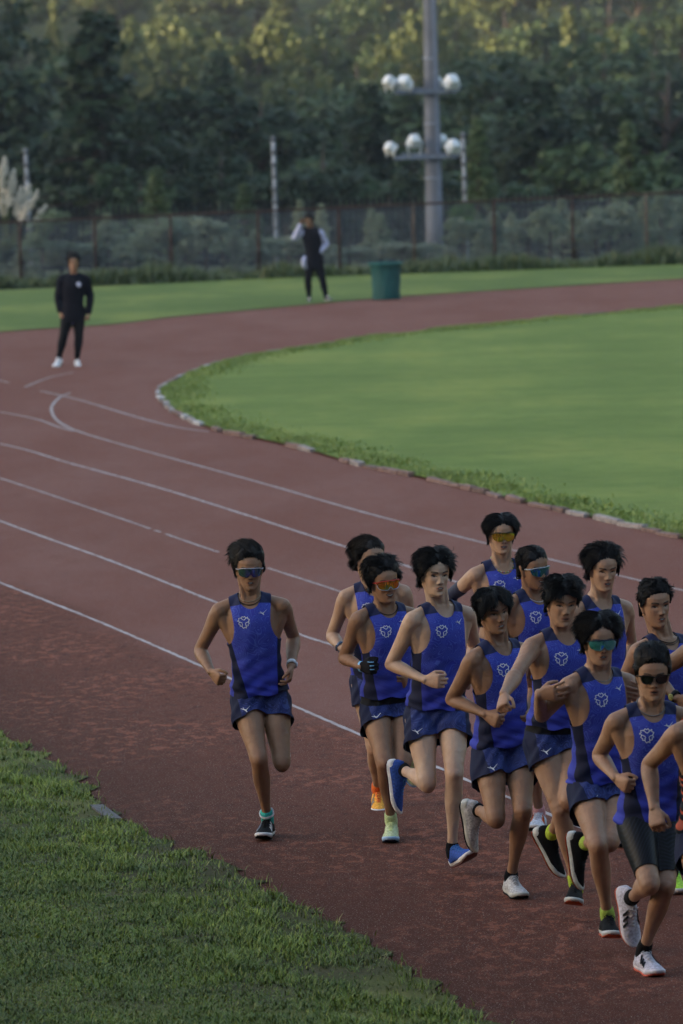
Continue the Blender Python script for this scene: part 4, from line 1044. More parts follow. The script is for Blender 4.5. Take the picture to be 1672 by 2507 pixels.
def outfit(top, legs, sleeves=None, hem=-.16, badge=None, stripe=None):
    def f(L_):
        k, J, P, A, L, root, base = [L_[q] for q in ('k','J','P','A','L','root','base')]
        G = Geo(); L_['torso'](G, lambda t: .030+.03*max(0,.4-t), t0=hem); L_['shoulders'](G, .020)
        limb(L_['nb']-A*.03, L_['nb']+A*.05, L_['fC'], [(0,.075,.07,.07),(1,.066,.066,.068)], G)
        if not sleeves:
            for c in 'ab':
                fu = L_['armf'](c); limb(J['S'+c], J['E'+c], fu, UARM, G, add=.028); limb(J['E'+c], J['W'+c], fu, FARM, G, add=.022, t1=.95); ball(J['E'+c], .052, G)
        v, f_ = remesh(G, .012); v = smooth(v, f_, 3)
        o = link('jacket', mesh_from('jacket', v-base, f_), M_('jacket_fabric', top, rough=.7), root)
        if sleeves:
            for c in 'ab':
                g = Geo(); fu = L_['armf'](c); limb(J['S'+c], J['E'+c], fu, UARM, g, add=.024); limb(J['E'+c], J['W'+c], fu, FARM, g, add=.022, t1=.9); ball(J['E'+c], .058, g)
                v, f_ = remesh(g, .012); v = smooth(v, f_, 2); link('sleeve', mesh_from('sleeve', v-base, f_), M_('sleeve_fabric', sleeves, rough=.7), root)
        for c in 'ab':
            g = Geo(); fl = L_['legf'](c); limb(J['H'+c], J['K'+c], fl, THIGH, g, add=.018); limb(J['K'+c], J['A'+c], fl, SHIN, g, add=.020, t1=.93); ball(J['K'+c], .056, g)
            if c == 'a': L_['torso'](g, lambda t: .012, t1=.15)
            v, f_ = remesh(g, .012); v = smooth(v, f_, 2); link('trousers', mesh_from('trousers', v-base, f_), M_('trouser_fabric', legs, rough=.6), root)
        if badge:
            l, f2 = L_['tf'](.86); p = P + A*.88*L - l*.085 + f2*.128; g = Geo(); ph = np.linspace(0,2*math.pi,20,endpoint=False)
            rings([p + e*(np.outer(np.cos(ph), l)+np.outer(np.sin(ph), A)) + f2*q for e, q in ((.040,-.006),(.042,0),(.038,.004),(.02,.005))], g)
            put('badge', g, M_('badge_print', badge, rough=.5), o, base=base)
            g = Geo(); torso2 = Geo(); L_['torso'](g, lambda t: .016, t0=-.22, t1=-.05); put('shirt_hem', g, M_('shirt_fabric', (.02,.02,.16), rough=.6), root, base=base)
        if stripe:
            g = Geo(); ph = np.linspace(0,2*math.pi,32,endpoint=False); R = []
            for t in (.50,.51,.545,.555):
                l, f2 = L_['tf'](t); e = .158 if t in (.51,.545) else .140
                R.append(P + A*t*L + np.outer(np.cos(ph)*(e+.004), l) + np.outer(np.sin(ph)*(e*.76), f2))
            rings(R, g, cap=False); put('chest_stripe', g, M_('stripe_fabric', stripe, rough=.6), o, base=base)
            g = Geo(); q = J['Ha'] + np.array([-.075,-.10,0])
            tube([q+[0,0,.16],q+[-.03,-.01,.08],q+[-.03,-.01,-.02],q+[0,0,-.10]], [.03,.05,.055,.03], g, n=12)
            put('tied_sleeve', g, M_('sleeve_fabric', (.42,.44,.62), rough=.8), root, base=base)
    return f
PEOPLE += [
 dict(id='ML', label='man in black jacket and black trousers with white shoes standing on the far track', seed=51, sole=(176,896), stand=True, far=True, vox=.009, eye=(180,643), head=(0,4,0),
  j=JJ((151,684),(210,684),(142,726),(221,726),(147,764),(217,768),(166,775),(191,775),(155,825),(193,825),(144,876),(189,874),(137,893),(192,892)), sga=(1,1,1,1), sgb=(1,1,1,1),
  skin=dict(tone=SK['mid'], mouth=0, teeth=0), shoes=shoe_spec((.7,.7,.74), (.7,.7,.74), BLK, WHT), shs=1.15, hair=dict(vol=.040, side=.022, len=.05, slen=.05, n=700, line=[.066,.062,.050,.020,-.02,-.02,-.04,-.09,-.10]),
  outfit=outfit((.006,.007,.014), (.006,.007,.011), badge=(.42,.46,.62))),
 dict(id='MF', label='man in black waistcoat with white sleeves by the fence, hand raised to his face', seed=53, sole=(782,738), stand=True, far=True, vox=.010, eye=(754,543), head=(-12,6,0),
  j=JJ((741,568),(783,568),(720,583),(799,598),(737,548),(782,618),(757,646),(779,646),(754,688),(790,687),(757,729),(799,729),(757,737),(808,737)), sga=(1,1,1,1), sgb=(1,1,1,1), zz=dict(Wa=-.16, Ea=-.10, Eb=.05, Wb=-.05),
  skin=dict(tone=SK['tan'], mouth=0, teeth=0), shoes=shoe_spec((.02,.02,.025), (.45,.45,.5), BLK, WHT), hair=dict(vol=.040, side=.022, len=.05, slen=.05, n=700, line=[.066,.062,.050,.020,-.02,-.02,-.04,-.09,-.10]),
  handa=dict(to=(742,535), dz=-.02), outfit=outfit((.008,.009,.016), (.006,.007,.013), sleeves=(.44,.46,.66), stripe=(.07,.08,.14))),
]
# ================================================================ THE PLACE
HAZE = .00019
def poly_sheet(name, pts, z, mat, kind='structure', thick=0.0, n=None):
    """a flat sheet inside a closed outline (convex-ish or simple), triangulated"""
    from mathutils.geometry import tessellate_polygon
    P_ = [Vector((p[0], p[1], z)) for p in pts]; tr = tessellate_polygon([P_])
    g = Geo(); g.add([tuple(p) for p in P_], [tuple(t) for t in tr])
    o = put(name, g, mat, smooth=False); me = o.data
    import bmesh
    bm = bmesh.new(); bm.from_mesh(me); bmesh.ops.recalc_face_normals(bm, faces=bm.faces)
    if bm.faces and bm.faces[:][0].normal.z < 0: bmesh.ops.reverse_faces(bm, faces=bm.faces)
    bm.to_mesh(me); bm.free(); tag(o, kind=kind); return o
def cat(pts, n=12):
    """smooth curve through points"""
    p = [np.array(q, float) for q in pts]; p = [2*p[0]-p[1]] + p + [2*p[-1]-p[-2]]; out = []
    for i in range(1, len(p)-2):
        for t in np.linspace(0, 1, n, endpoint=False):
            out.append(.5*((2*p[i]) + (-p[i-1]+p[i+1])*t + (2*p[i-1]-5*p[i]+4*p[i+1]-p[i+2])*t*t + (-p[i-1]+3*p[i]-3*p[i+1]+p[i+2])*t**3))
    out.append(p[-2]); return np.array(out)
def G2(x, y): q = gnd(x, y); return (q[0], q[1])

_O = ['','first','second','third','fourth','fifth','sixth','seventh','eighth','ninth','tenth','eleventh','twelfth','thirteenth','fourteenth','fifteenth','sixteenth','seventeenth','eighteenth','nineteenth']
_T = ['','','twent','thirt','fort','fift','sixt','sevent','eight','ninet']
def ordw(n): return _O[n] if n < 20 else (_T[n//10]+'ieth' if n % 10 == 0 else _T[n//10]+'y '+_O[n % 10])
# ---- materials of the ground
def track_mat():
    M = Mat('red_track', .9, .06); x, y, z = M.obj()
    st = M.vec(x*1.0, y*.28, z)
    big = M.noise(st, scale=.55, detail=4, rough=.6); mid = M.noise(M.vec(x, y*.35, z), scale=2.6, detail=5, rough=.65, dist=.4); fine = M.noise(scale=170, detail=2, rough=.7)
    rows = M.noise(M.vec(x*.9, y*.45, z), scale=11, detail=5, rough=.75, dist=.2)
    c = M.mix(big.step(.3,.7), (.178,.068,.052), (.212,.096,.080))
    c = M.mix(mid.step(.35,.75)*.45, c, (.188,.066,.046))
    # loose cinder swept over the outer lanes, with shade painted in towards the camera
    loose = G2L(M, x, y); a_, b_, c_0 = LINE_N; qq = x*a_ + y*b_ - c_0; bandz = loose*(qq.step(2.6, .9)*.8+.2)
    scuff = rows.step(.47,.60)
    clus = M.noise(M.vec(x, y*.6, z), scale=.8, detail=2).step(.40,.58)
    c = M.mix(loose*.75, c, (.110,.033,.020)); c = M.mix(qq.step(.4,2.6)*.88, c, (.062,.021,.0135))  # second mix puts near-camera shade into the colour past the line
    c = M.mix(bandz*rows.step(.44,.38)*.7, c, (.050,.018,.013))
    c = M.mix(bandz*rows.step(.52,.58)*(clus*.8+.1), c, (.260,.090,.058))
    sp = M.noise(scale=95, detail=0); c = M.mix(sp.step(.70,.75)*.6, c, (.45,.38,.35))
    c = M.mix(fine.step(.35,.70)*.30, c, (.055,.024,.020))
    c = M.mix(M.noise(scale=5, detail=3).step(.58,.72)*.25, c, (.09,.05,.035))
    M.base(c); M.bump(fine*.4 + rows*loose*.8 + mid*.3, .6, .015)
    M.rough((fine*.2+.75))
    return M.m
def G2L(M, x, y):
    # zone beyond the outermost white line: 1 near the outer edge
    n = M.noise(M.vec(x, y*.4, 0.0), scale=.9, detail=3)
    d = (x*.955 + y*.297)                       # replaced below by the line's own direction
    a, b, c0 = LINE_N
    q = x*a + y*b - c0 + (n-.5)*.9
    return q.step(-.30, .25)
# outermost white line: used for the loose cinder zone and the painted shade
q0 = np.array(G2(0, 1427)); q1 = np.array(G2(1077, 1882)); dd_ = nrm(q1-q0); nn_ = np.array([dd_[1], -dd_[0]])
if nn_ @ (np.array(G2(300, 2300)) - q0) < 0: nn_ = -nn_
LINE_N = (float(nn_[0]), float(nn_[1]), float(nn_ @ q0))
def turf_mat(name, c1, c2, c3, bigs=.35, fine=60, yl=.25, gloss=.05):
    M = Mat(name, .75, gloss); x, y, z = M.obj()
    a = M.noise(M.vec(x, y*.5, z), scale=bigs, detail=4); b = M.noise(scale=3, detail=4); f_ = M.noise(M.vec(x, y*.4, z), scale=fine, detail=2)
    s_ = M.noise(M.vec(x*.25, y*1.0, z), scale=.8, detail=3)
    c = M.mix(a.step(.3,.7), c1, c2); c = M.mix(b.step(.35,.75)*.6, c, c3); c = M.mix(s_.step(.5,.75)*yl, c, (.16,.17,.045)); c = M.mix(f_.step(.35,.65)*.35, c, tuple(q*.45 for q in c1))
    w2 = M.noise(M.vec(x*.12, y*.9, z), scale=1.1, detail=4, rough=.6); c = M.mix(w2.step(.35,.65)*.30, c, tuple(q*.72 for q in c3)); p_ = M.noise(M.vec(x, y*.5, z), scale=.35, detail=6, rough=.7); c = M.mix(p_.step(.48,.68)*.45, c, (.235,.255,.060)); c = M.mix(p_.step(.45,.30)*.35, c, tuple(q*.7 for q in c1)); M.base(c); M.bump(f_, .5, .02); return M.m
M_turf = turf_mat('turf', (.145,.205,.050), (.215,.275,.070), (.115,.180,.038))
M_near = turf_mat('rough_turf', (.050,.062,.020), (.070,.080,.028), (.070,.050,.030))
def blade_mat(name, cols, gloss=.35):
    M = Mat(name, .5, gloss); n = M.noise(scale=2.2, detail=3); a = M.attr('tint'); m2 = M.noise(scale=45, detail=1)
    c = M.mix(n.step(.3,.7), cols[0], cols[1]); c = M.mix(a[0].step(.55,1.0), c, cols[2]); c = M.mix(a[1]*.8, c, cols[3]); M.base(c)
    M.b.inputs['Transmission Weight'].default_value = 0; return M.m
def leaf_mat(name, c1, c2, c3, far=False):
    M = Mat(name, .6, .25); i = M.nt.nodes.new('ShaderNodeObjectInfo'); r = E(M.nt, i.outputs['Random'])
    n = M.noise(scale=.9, detail=3); c = M.mix(n.step(.3,.7), c1, c2); c = M.mix(r*.8, c, c3); M.base(c)
    tr = M.nt.nodes.new('ShaderNodeBsdfTranslucent'); M.nt.links.new(c, tr.inputs[0]); mx = M.nt.nodes.new('ShaderNodeMixShader'); mx.inputs[0].default_value = .25
    M.nt.links.new(M.b.outputs[0], mx.inputs[1]); M.nt.links.new(tr.outputs[0], mx.inputs[2]); M.nt.links.new(mx.outputs[0], M.nt.nodes['Material Output'].inputs[0]); return M.m

# ---- terrain: flat stadium, a dip behind the fence, then the wooded hill
def terr(x, y):
    x = np.asarray(x, float); y = np.asarray(y, float)
    z = np.where(y > 134, -5.5*np.clip((y-134)/70, 0, 1)**1.3, 0.0)
    hill = np.clip((y-330)/520, 0, 1.2); z = z + 62*hill**1.15 + np.where(y > 180, 1.2*np.sin(x*.05+y*.03)+.8*np.sin(x*.11-y*.02), 0)*np.clip((y-180)/60,0,1)
    # unseen ridges shaped for the light: left shades the stadium, others block low sky
    rx = np.exp(-((x+255)/75)**2); ry = 1/(1+np.exp((y-255)/10)); ry = ry + (1-ry)*(.86 + .05*np.sin(y*.09) + .04*np.sin(y*.23+1))/(1+np.exp((y-640)/20)); z = z + 50*rx*ry*np.clip((-x-60)/80,0,1) + (105*np.exp(-((x-250)/80)**2)*np.clip((x-70)/80,0,1) + 60*np.clip((-y-70)/120,0,1))/(1+np.exp((y-400)/40))
    z = z + 90*np.clip((y-560)/300,0,1.3)
    return z
xs = np.concatenate([np.linspace(-520,-60,42), np.linspace(-55,55,45), np.linspace(60,420,22)]); ys_ = np.concatenate([np.linspace(-260,20,16), np.linspace(30,134,14), np.linspace(138,240,22), np.linspace(246,1050,70)])
X_, Y_ = np.meshgrid(xs, ys_); Z_ = terr(X_, Y_) - .012
nx, ny = len(xs), len(ys_); idx = np.arange(nx*ny).reshape(ny, nx)
fq = np.stack([idx[:-1,:-1], idx[:-1,1:], idx[1:,1:], idx[1:,:-1]], -1).reshape(-1,4)
Mg = turf_mat('wild_ground', (.030,.045,.016), (.045,.060,.022), (.05,.045,.025), bigs=.05, fine=8)
go = link('ground', mesh_from('ground', np.stack([X_,Y_,Z_],-1).reshape(-1,3), fq), Mg); tag(go, kind='structure')

# ---- outlines read from the photograph, laid on the ground plane
outer_far = [G2(x, y) for x, y in ((-420,850),(0,813),(267,795),(427,776),(640,757),(960,728),(1333,704),(1672,683),(2000,664))]
inner = [G2(x, y) for x, y in ((1990,1414),(1672,1322),(1540,1290),(1280,1232),(1140,1197),(1000,1166),(853,1134),(747,1103),(640,1079),(520,1052),(430,1012),(392,975),(392,955),(413,941),(480,910),(587,877),(747,853),(906,828),(1173,800),(1440,774),(1672,754),(2000,728))]
inner_c = cat(inner, 8); outer_c = cat(outer_far, 8)
near = [G2(x, y) for x, y in ((-500,1600),(-200,1700),(0,1796),(110,1856),(205,1915),(252,1980),(385,2052),(560,2120),(690,2200),(840,2270),(960,2350),(1080,2430),(1200,2507),(1380,2610),(1600,2740))]
near_c = cat(near, 8); near_c = near_c + np.stack([.05*np.sin(np.arange(len(near_c))*1.7)+.03*np.sin(np.arange(len(near_c))*3.9), .10*np.sin(np.arange(len(near_c))*2.3)], 1)
trk = [(-40,10),(40,10),(40,150)]
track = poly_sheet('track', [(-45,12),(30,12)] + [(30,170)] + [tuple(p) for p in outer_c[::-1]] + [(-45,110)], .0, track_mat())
infield = poly_sheet('infield_lawn', [tuple(p) for p in inner_c] + [(40,170),(40,20)], .030, M_turf)
strip_o = [G2(x, y) for x, y in ((-420,728),(0,712),(300,700),(640,681),(1066,644),(1672,628),(2000,616))]
M_turf2 = turf_mat('outer_turf', (.120,.175,.045), (.170,.225,.062), (.085,.135,.034))
lawn2 = poly_sheet('outer_lawn', [tuple(p) for p in outer_c] + [tuple(p) for p in cat(strip_o,8)[::-1]], .012, M_turf2)
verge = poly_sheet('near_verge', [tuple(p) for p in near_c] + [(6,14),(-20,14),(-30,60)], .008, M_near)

# ---- white lane lines
def paint(worn):
    M = Mat('white_line_paint', .7, .3); x, y, z = M.obj(); n = M.noise(M.vec(x, y*.5, z), scale=6, detail=4); f_ = M.noise(scale=70, detail=2)
    c = M.mix(n.step(.30, .30+.5*worn+.1), (.30,.24,.24), (.44,.40,.42)); c = M.mix((f_.step(.50,.68))*(.35+.45*worn), c, (.15,.085,.075)); M.base(c); return M.m
PNT = {0: paint(.5), 1: paint(1.1)}
def line(pts, w, worn, gaps=(), z=.004, pxg=()):
    c = cat([G2(x, y) for x, y in pts], 10)
    d = np.concatenate([[0], np.cumsum(np.linalg.norm(np.diff(c, axis=0), axis=1))]); n = int(d[-1]/.10)+2
    s_ = np.linspace(0, d[-1], n); P_ = np.stack([np.interp(s_, d, c[:,0]), np.interp(s_, d, c[:,1])], 1)
    t = np.gradient(P_, axis=0); t /= np.linalg.norm(t, axis=1, keepdims=True); no = np.stack([-t[:,1], t[:,0]], 1)
    ww = w*.5*(1+RNG.normal(size=n)*.14); off = RNG.normal(size=n)*.002
    a = P_ + no*(off+ww)[:,None]; b = P_ + no*(off-ww)[:,None]; g = Geo(); v = np.zeros((2*n,3)); v[0::2,:2] = a; v[1::2,:2] = b; v[:,2] = z; f_ = []
    for i in range(n-1):
        q = s_[i]/d[-1]
        if any(g0 < q < g1 for g0, g1 in gaps): continue
        if pxg and any(g0 < project(np.array([P_[i,0], P_[i,1], z]))[0] < g1 for g0, g1 in pxg): continue
        f_.append((2*i+1, 2*i+3, 2*i+2, 2*i))
    g.add(v, f_); o = put('lane_line', g, PNT[worn], smooth=False); tag(o, kind='structure')
line([(-300,1306),(0,1427),(240,1522),(480,1626),(714,1727),(906,1810),(1077,1882),(1162,1919),(1535,2075),(1900,2240)], .036, 0)
line([(-300,1156),(0,1276),(266,1372),(533,1477),(736,1555),(837,1589),(1077,1690),(1400,1830),(1900,2060)], .036, 0)
line([(-300,1075),(0,1171),(266,1260),(533,1352),(661,1393),(832,1449),(1077,1536),(1400,1655),(1900,1850)], .036, 1, gaps=(), pxg=((366,376),(392,399),(535,652)))
line([(-300,1040),(0,1087),(180,1137),(427,1206),(853,1342),(1100,1420),(1400,1520),(1900,1690)], .038, 0)
line([(172,962),(148,972),(130,990),(126,1006),(140,1030),(180,1052),(250,1075),(400,1117),(640,1183),(906,1259),(1173,1327),(1400,1383),(1672,1446),(2000,1520)], .045, 1)
line([(-300,860),(0,932),(75,952),(192,979),(330,1020),(427,1045),(512,1058)], .045, 1, gaps=((.46,.56),))
line([(-200,975),(60,1020),(140,1045),(180,1056)], .045, 1, gaps=((0,.35),))
line([(60,948),(120,925),(180,912)], .04, 1)

# ---- red dirt that has gathered along the kerb
# ---- broken kerb blocks along the infield, each a block of its own
MK = [plain('kerb_stone', c, rough=.85, var=.3, scale=14) for c in ((.17,.11,.10),(.24,.21,.21),(.12,.08,.072),(.36,.36,.38))]
rk = random.Random(4); d = np.concatenate([[0], np.cumsum(np.linalg.norm(np.diff(inner_c, axis=0), axis=1))]); s0 = 0.0; nk = 0
def kerb_block(c, ax, L_, w, h, mt, rz, k_):
    g = Geo(); R = []; e = .008; ys2 = [(-w/2,0),(-w/2,h-e),(-w/2+e,h),(w/2-e,h),(w/2,h-e),(w/2,0)]
    for q, s_ in ((-L_/2, .93), (-L_/2+e, 1), (0, 1), (L_/2-e, 1), (L_/2, .93)):
        R.append([[q + rk.uniform(-.004,.004), a*s_ + rk.uniform(-.003,.003), b*(1 if b < .01 else s_) + rk.uniform(-.004,.004)] for a, b in ys2])
    rings([np.array(r) for r in R], g)
    o = put('kerb_stone', g, mt, smooth=False); o.location = (float(c[0]), float(c[1]), 0); o.rotation_euler = (rk.uniform(-.04,.04), rk.uniform(-.03,.03), math.atan2(ax[1], ax[0]) + rz)
    return o
kerbs = []
while s0 < d[-1]-1:
    L_ = rk.uniform(.45,.80) if s0 > 2 else rk.uniform(.5,.7); m_ = s0 + L_/2
    c = np.array([np.interp(m_, d, inner_c[:,0]), np.interp(m_, d, inner_c[:,1])]); c2 = np.array([np.interp(m_+.2, d, inner_c[:,0]), np.interp(m_+.2, d, inner_c[:,1])])
    ax = c2 - c; px = project(np.array([c[0], c[1], 0]))
    if -40 < px[0] < 1720 and (c[1] < 58 or rk.random() < .9):
        tone = rk.choice([0,0,2,2,0,1]) if px[0] > 520 else rk.choice([1,3,1,0])
        if not (520 < px[0] < 1450 and rk.random() < .10):
            o = kerb_block(c, ax, L_*rk.uniform(.86,.97), .085, rk.uniform(.030,.058), MK[tone], rk.uniform(-.06,.06), nk); kerbs.append((o, px, tone)); nk += 1
    s0 += L_ + (0 if rk.random() < .9 else .25)
tones = {0:'reddish', 1:'greyish', 2:'dark red stained', 3:'white'}
for i, (o, px, tone) in enumerate(kerbs):
    tag(o, '%s infield kerb block, %s along the row from the right' % (tones[tone], ordw(i+1)), 'kerb stone', 'kerb stones edging the infield')
# two flat edging stones in the near verge
g = Geo(); a, b = np.array(G2(236,1978)), np.array(G2(282,2012)); t = nrm(b-a); n2 = np.array([-t[1], t[0]])
v = [np.append(q, .0) for q in (a-n2*.04, a+n2*.04, b+n2*.04, b-n2*.04)]; g.add([p+[0,0,z] for z in (-.02,.022) for p in v], [(0,3,2,1),(4,5,6,7),(0,1,5,4),(1,2,6,5),(2,3,7,6),(3,0,4,7)])
o = put('edging_stone', g, plain('concrete', (.10,.10,.11), rough=.9, var=.3, scale=40), smooth=False); tag(o, 'flat grey concrete edging stone half buried in the grass verge at lower left', 'edging stone')

# ---- grass
def blades(name, P_, hts, tint, mat, lean=.5, w=.004, seg=2):
    n = len(P_); r = RNG; az = r.uniform(0, 2*math.pi, n); b = np.stack([np.cos(az+1.57), np.sin(az+1.57), np.zeros(n)], 1); dv = np.stack([np.cos(az), np.sin(az), np.zeros(n)], 1)
    ln = r.uniform(.2, 1.0, n)*lean; ww = w*r.uniform(.6,1.4,n)
    rows = []
    for q, wf in ((0,1.0),(.5,.8),(1.0,.08)):
        c = P_ + dv*(ln*hts*q**1.6)[:,None]; c[:,2] += hts*q*(1-.35*ln*q)
        rows += [c + b*(ww*wf)[:,None], c - b*(ww*wf)[:,None]]
    V = np.stack(rows, 1).reshape(-1, 3); k = np.arange(n)[:,None]*6
    f_ = np.concatenate([k+[0,1,3,2], k+[2,3,5,4]], 0); T = np.repeat(tint, 6, axis=0)
    o = link(name, mesh_from(name, V, f_, {'tint': T}, smooth=False), mat); tag(o, kind='stuff'); return o
def inside(px, py, poly):
    x, y = px, py; c = np.zeros(len(x), bool); j = len(poly)-1
    for i in range(len(poly)):
        xi, yi = poly[i]; xj, yj = poly[j]
        c ^= ((yi > y) != (yj > y)) & (x < (xj-xi)*(y-yi)/(yj-yi+1e-12)+xi); j = i
    return c
def fbm(x, y, s_, seed):
    r = np.random.default_rng(seed); o = 0
    for k in range(5):
        a = r.uniform(0, 6.28); f_ = s_*1.7**k; o = o + np.sin(x*f_*math.cos(a)+y*f_*math.sin(a)+r.uniform(0,6)+1.3*np.sin((y*math.cos(a)-x*math.sin(a))*f_*.7+r.uniform(0,6)))/1.4**k
    return o/2.6
vp = [tuple(p) for p in near_c] + [(6,14),(-20,14),(-30,60)]
n = 760000; px = RNG.uniform(-3.2, 2.0, n); py = RNG.uniform(25.0, 42, n)
pr = project(np.stack([px, py, np.zeros(n)], 1)); ok = inside(px, py, vp) & (pr[:,0] > -60) & (pr[:,1] < 2600)
px, py, pr = px[ok], py[ok], pr[ok]
edge = near_c; dist = np.min(np.hypot(px[:,None]-edge[None,::3,0], (py[:,None]-edge[None,::3,1])*.6), axis=1)
clump = fbm(px, py, 9, 3); cl2 = fbm(px, py, 2.2, 8)
keep = RNG.random(len(px)) < np.clip(.42 + .42*clump + .30*cl2 + np.clip((dist-.4)*.9,0,.6) - .55*np.exp(-dist/.16), .02, 1)
px, py, dist, clump, cl2 = px[keep], py[keep], dist[keep], clump[keep], cl2[keep]
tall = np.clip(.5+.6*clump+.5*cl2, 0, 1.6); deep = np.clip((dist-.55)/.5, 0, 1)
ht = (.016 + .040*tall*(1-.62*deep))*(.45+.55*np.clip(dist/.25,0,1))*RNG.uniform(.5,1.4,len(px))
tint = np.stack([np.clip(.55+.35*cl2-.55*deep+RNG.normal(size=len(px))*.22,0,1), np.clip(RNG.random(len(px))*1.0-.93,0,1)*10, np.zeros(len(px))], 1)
MB_ = blade_mat('grass_blade', ((.074,.118,.016),(.130,.195,.023),(.225,.305,.040),(.32,.28,.11)))
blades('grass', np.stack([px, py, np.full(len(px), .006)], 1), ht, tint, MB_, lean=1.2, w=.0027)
# longer weeds at the verge's edge
m_ = 1500; k_ = RNG.integers(0, len(near_c), m_); p = near_c[k_] + RNG.normal(size=(m_,2))*[.035,.12] - [.05,.12]; pr = project(np.column_stack([p, np.zeros(m_)])); ok = (pr[:,0] > -50) & (pr[:,1] < 2600) & (pr[:,1] > 1700); p = p[ok]
blades('verge_weeds', np.column_stack([p, np.full(len(p), .004)]), RNG.uniform(.02,.07,len(p)), np.column_stack([RNG.uniform(.2,.9,len(p)), np.clip(RNG.random(len(p))-.8,0,1)*4, np.zeros(len(p))]), MB_, lean=1.1, w=.0030)
# rough tufts along the infield kerb and short nap on the lawns
inp = inner_c; m_ = 60000; k_ = RNG.integers(0, len(inp)-1, m_); fr_ = RNG.random(m_)[:,None]; p = inp[k_]*(1-fr_) + inp[k_+1]*fr_
tg = inp[np.minimum(k_+1, len(inp)-1)] - inp[k_]; tg /= np.linalg.norm(tg, axis=1, keepdims=True)+1e-9; no = np.stack([tg[:,1], -tg[:,0]], 1)
if not inside(np.array([(p[0]+no[0]*.5)[0]]), np.array([(p[0]+no[0]*.5)[1]]), [tuple(q) for q in inner_c]+[(40,170),(40,20)])[0]: no = -no
off = np.abs(RNG.normal(size=m_))*.26 + .03; pos = fbm(p[:,0], p[:,1], 1.6, 5); p = p + no*off[:,None]
pr = project(np.column_stack([p, np.zeros(m_)])); ok = (pr[:,0] > -50) & (pr[:,0] < 1730) & (p[:,1] > 25) & (RNG.random(m_) < np.clip(.75+.5*pos - .35*(off<.12), 0.12, 1)); p, pos = p[ok], pos[ok]
ML_ = blade_mat('lawn_blade', ((.130,.195,.045),(.175,.250,.058),(.230,.310,.075),(.26,.24,.11)))
blades('kerb_grass', np.column_stack([p, np.full(len(p), .028)]), (.025+.035*np.clip(pos+.4,0,1))*RNG.uniform(.5,1.3,len(p)), np.column_stack([RNG.uniform(.1,.9,len(p)), np.clip(RNG.random(len(p))-.85,0,1)*4, np.zeros(len(p))]), ML_, lean=.7, w=.009)

# ---- trees
def crown_mesh(name, seed, H_, W_, kind):
    r = np.random.default_rng(seed); C_ = []; S_ = []
    if kind == 'conifer':
        nb = 150
        for i in range(nb):
            h = r.uniform(.06, 1.0)**.9; rad = W_*.5*(1-h)**1.05*(1+.18*math.sin(h*28+seed)) + .05; a = r.uniform(0, 6.28); q = r.uniform(.35, 1.0)
            C_.append([math.cos(a)*rad*q, math.sin(a)*rad*q, H_*(.08+.92*h) - .25*rad*q]); S_.append((.5+.5*rad/W_)*W_*.16)
    else:
        lob = [(r.uniform(-.28,.28)*W_, r.uniform(-.28,.28)*W_, H_*r.uniform(.38,.88), W_*r.uniform(.17,.30)) for _ in range(9)] + [(0,0,H_*.6,W_*.30)]
        for i in range(170):
            l = lob[r.integers(len(lob))]; d_ = nrm(r.normal(size=3)); d_[2] = abs(d_[2])*.9 - .15; q = r.uniform(.6,1.05)
            C_.append([l[0]+d_[0]*l[3]*q, l[1]+d_[1]*l[3]*q, l[2]+d_[2]*l[3]*q]); S_.append(W_*.085)
    C_ = np.array(C_); S_ = np.array(S_); per = 22; n = len(C_)*per
    c = np.repeat(C_, per, 0); s_ = np.repeat(S_, per); o = r.normal(size=(n,3)); o /= np.linalg.norm(o, axis=1, keepdims=True); o *= r.uniform(.2,1,(n,1))**.6
    if kind == 'conifer': o[:,2] *= .45
    else: o[:,2] *= .75
    c = c + o*s_[:,None]; nr = nrm_rows(o + r.normal(size=(n,3))*.5 + [0,0,.6]); a = nrm_rows(np.cross(nr, r.normal(size=(n,3)))); b = np.cross(nr, a)
    z = (.12 if kind == 'conifer' else .14)*(W_/5)**.6*r.uniform(.6,1.3,(n,1))
    V = np.stack([c-a*z-b*z*.5, c+a*z-b*z*.6, c+a*z*.7+b*z*.6, c-a*z*.5+b*z*.7], 1).reshape(-1,3); f_ = np.arange(n*4).reshape(-1,4)
    return mesh_from(name, V, f_, smooth=False), H_, W_
def trunk_mesh(name, seed, H_, W_, kind):
    r = np.random.default_rng(seed); g = Geo(); b = .028*H_
    tube([(0,0,-.3),(r.normal()*.05,r.normal()*.05,H_*.35),(r.normal()*.1,r.normal()*.1,H_*.7),(0,0,H_*.96)], [b,b*.75,b*.45,b*.12], g, n=9)
    for i in range(12):
        h = H_*r.uniform(.25,.85); a = r.uniform(0,6.28); L_ = W_*.42*(1.05-h/H_); tube([(0,0,h),(math.cos(a)*L_*.5,math.sin(a)*L_*.5,h+(.1 if kind=='conifer' else .5)*L_),(math.cos(a)*L_,math.sin(a)*L_,h+(.0 if kind=='conifer' else .9)*L_)], [b*.35,b*.22,b*.06], g, n=6)
    return mesh_from(name, g.arr(), g.f)
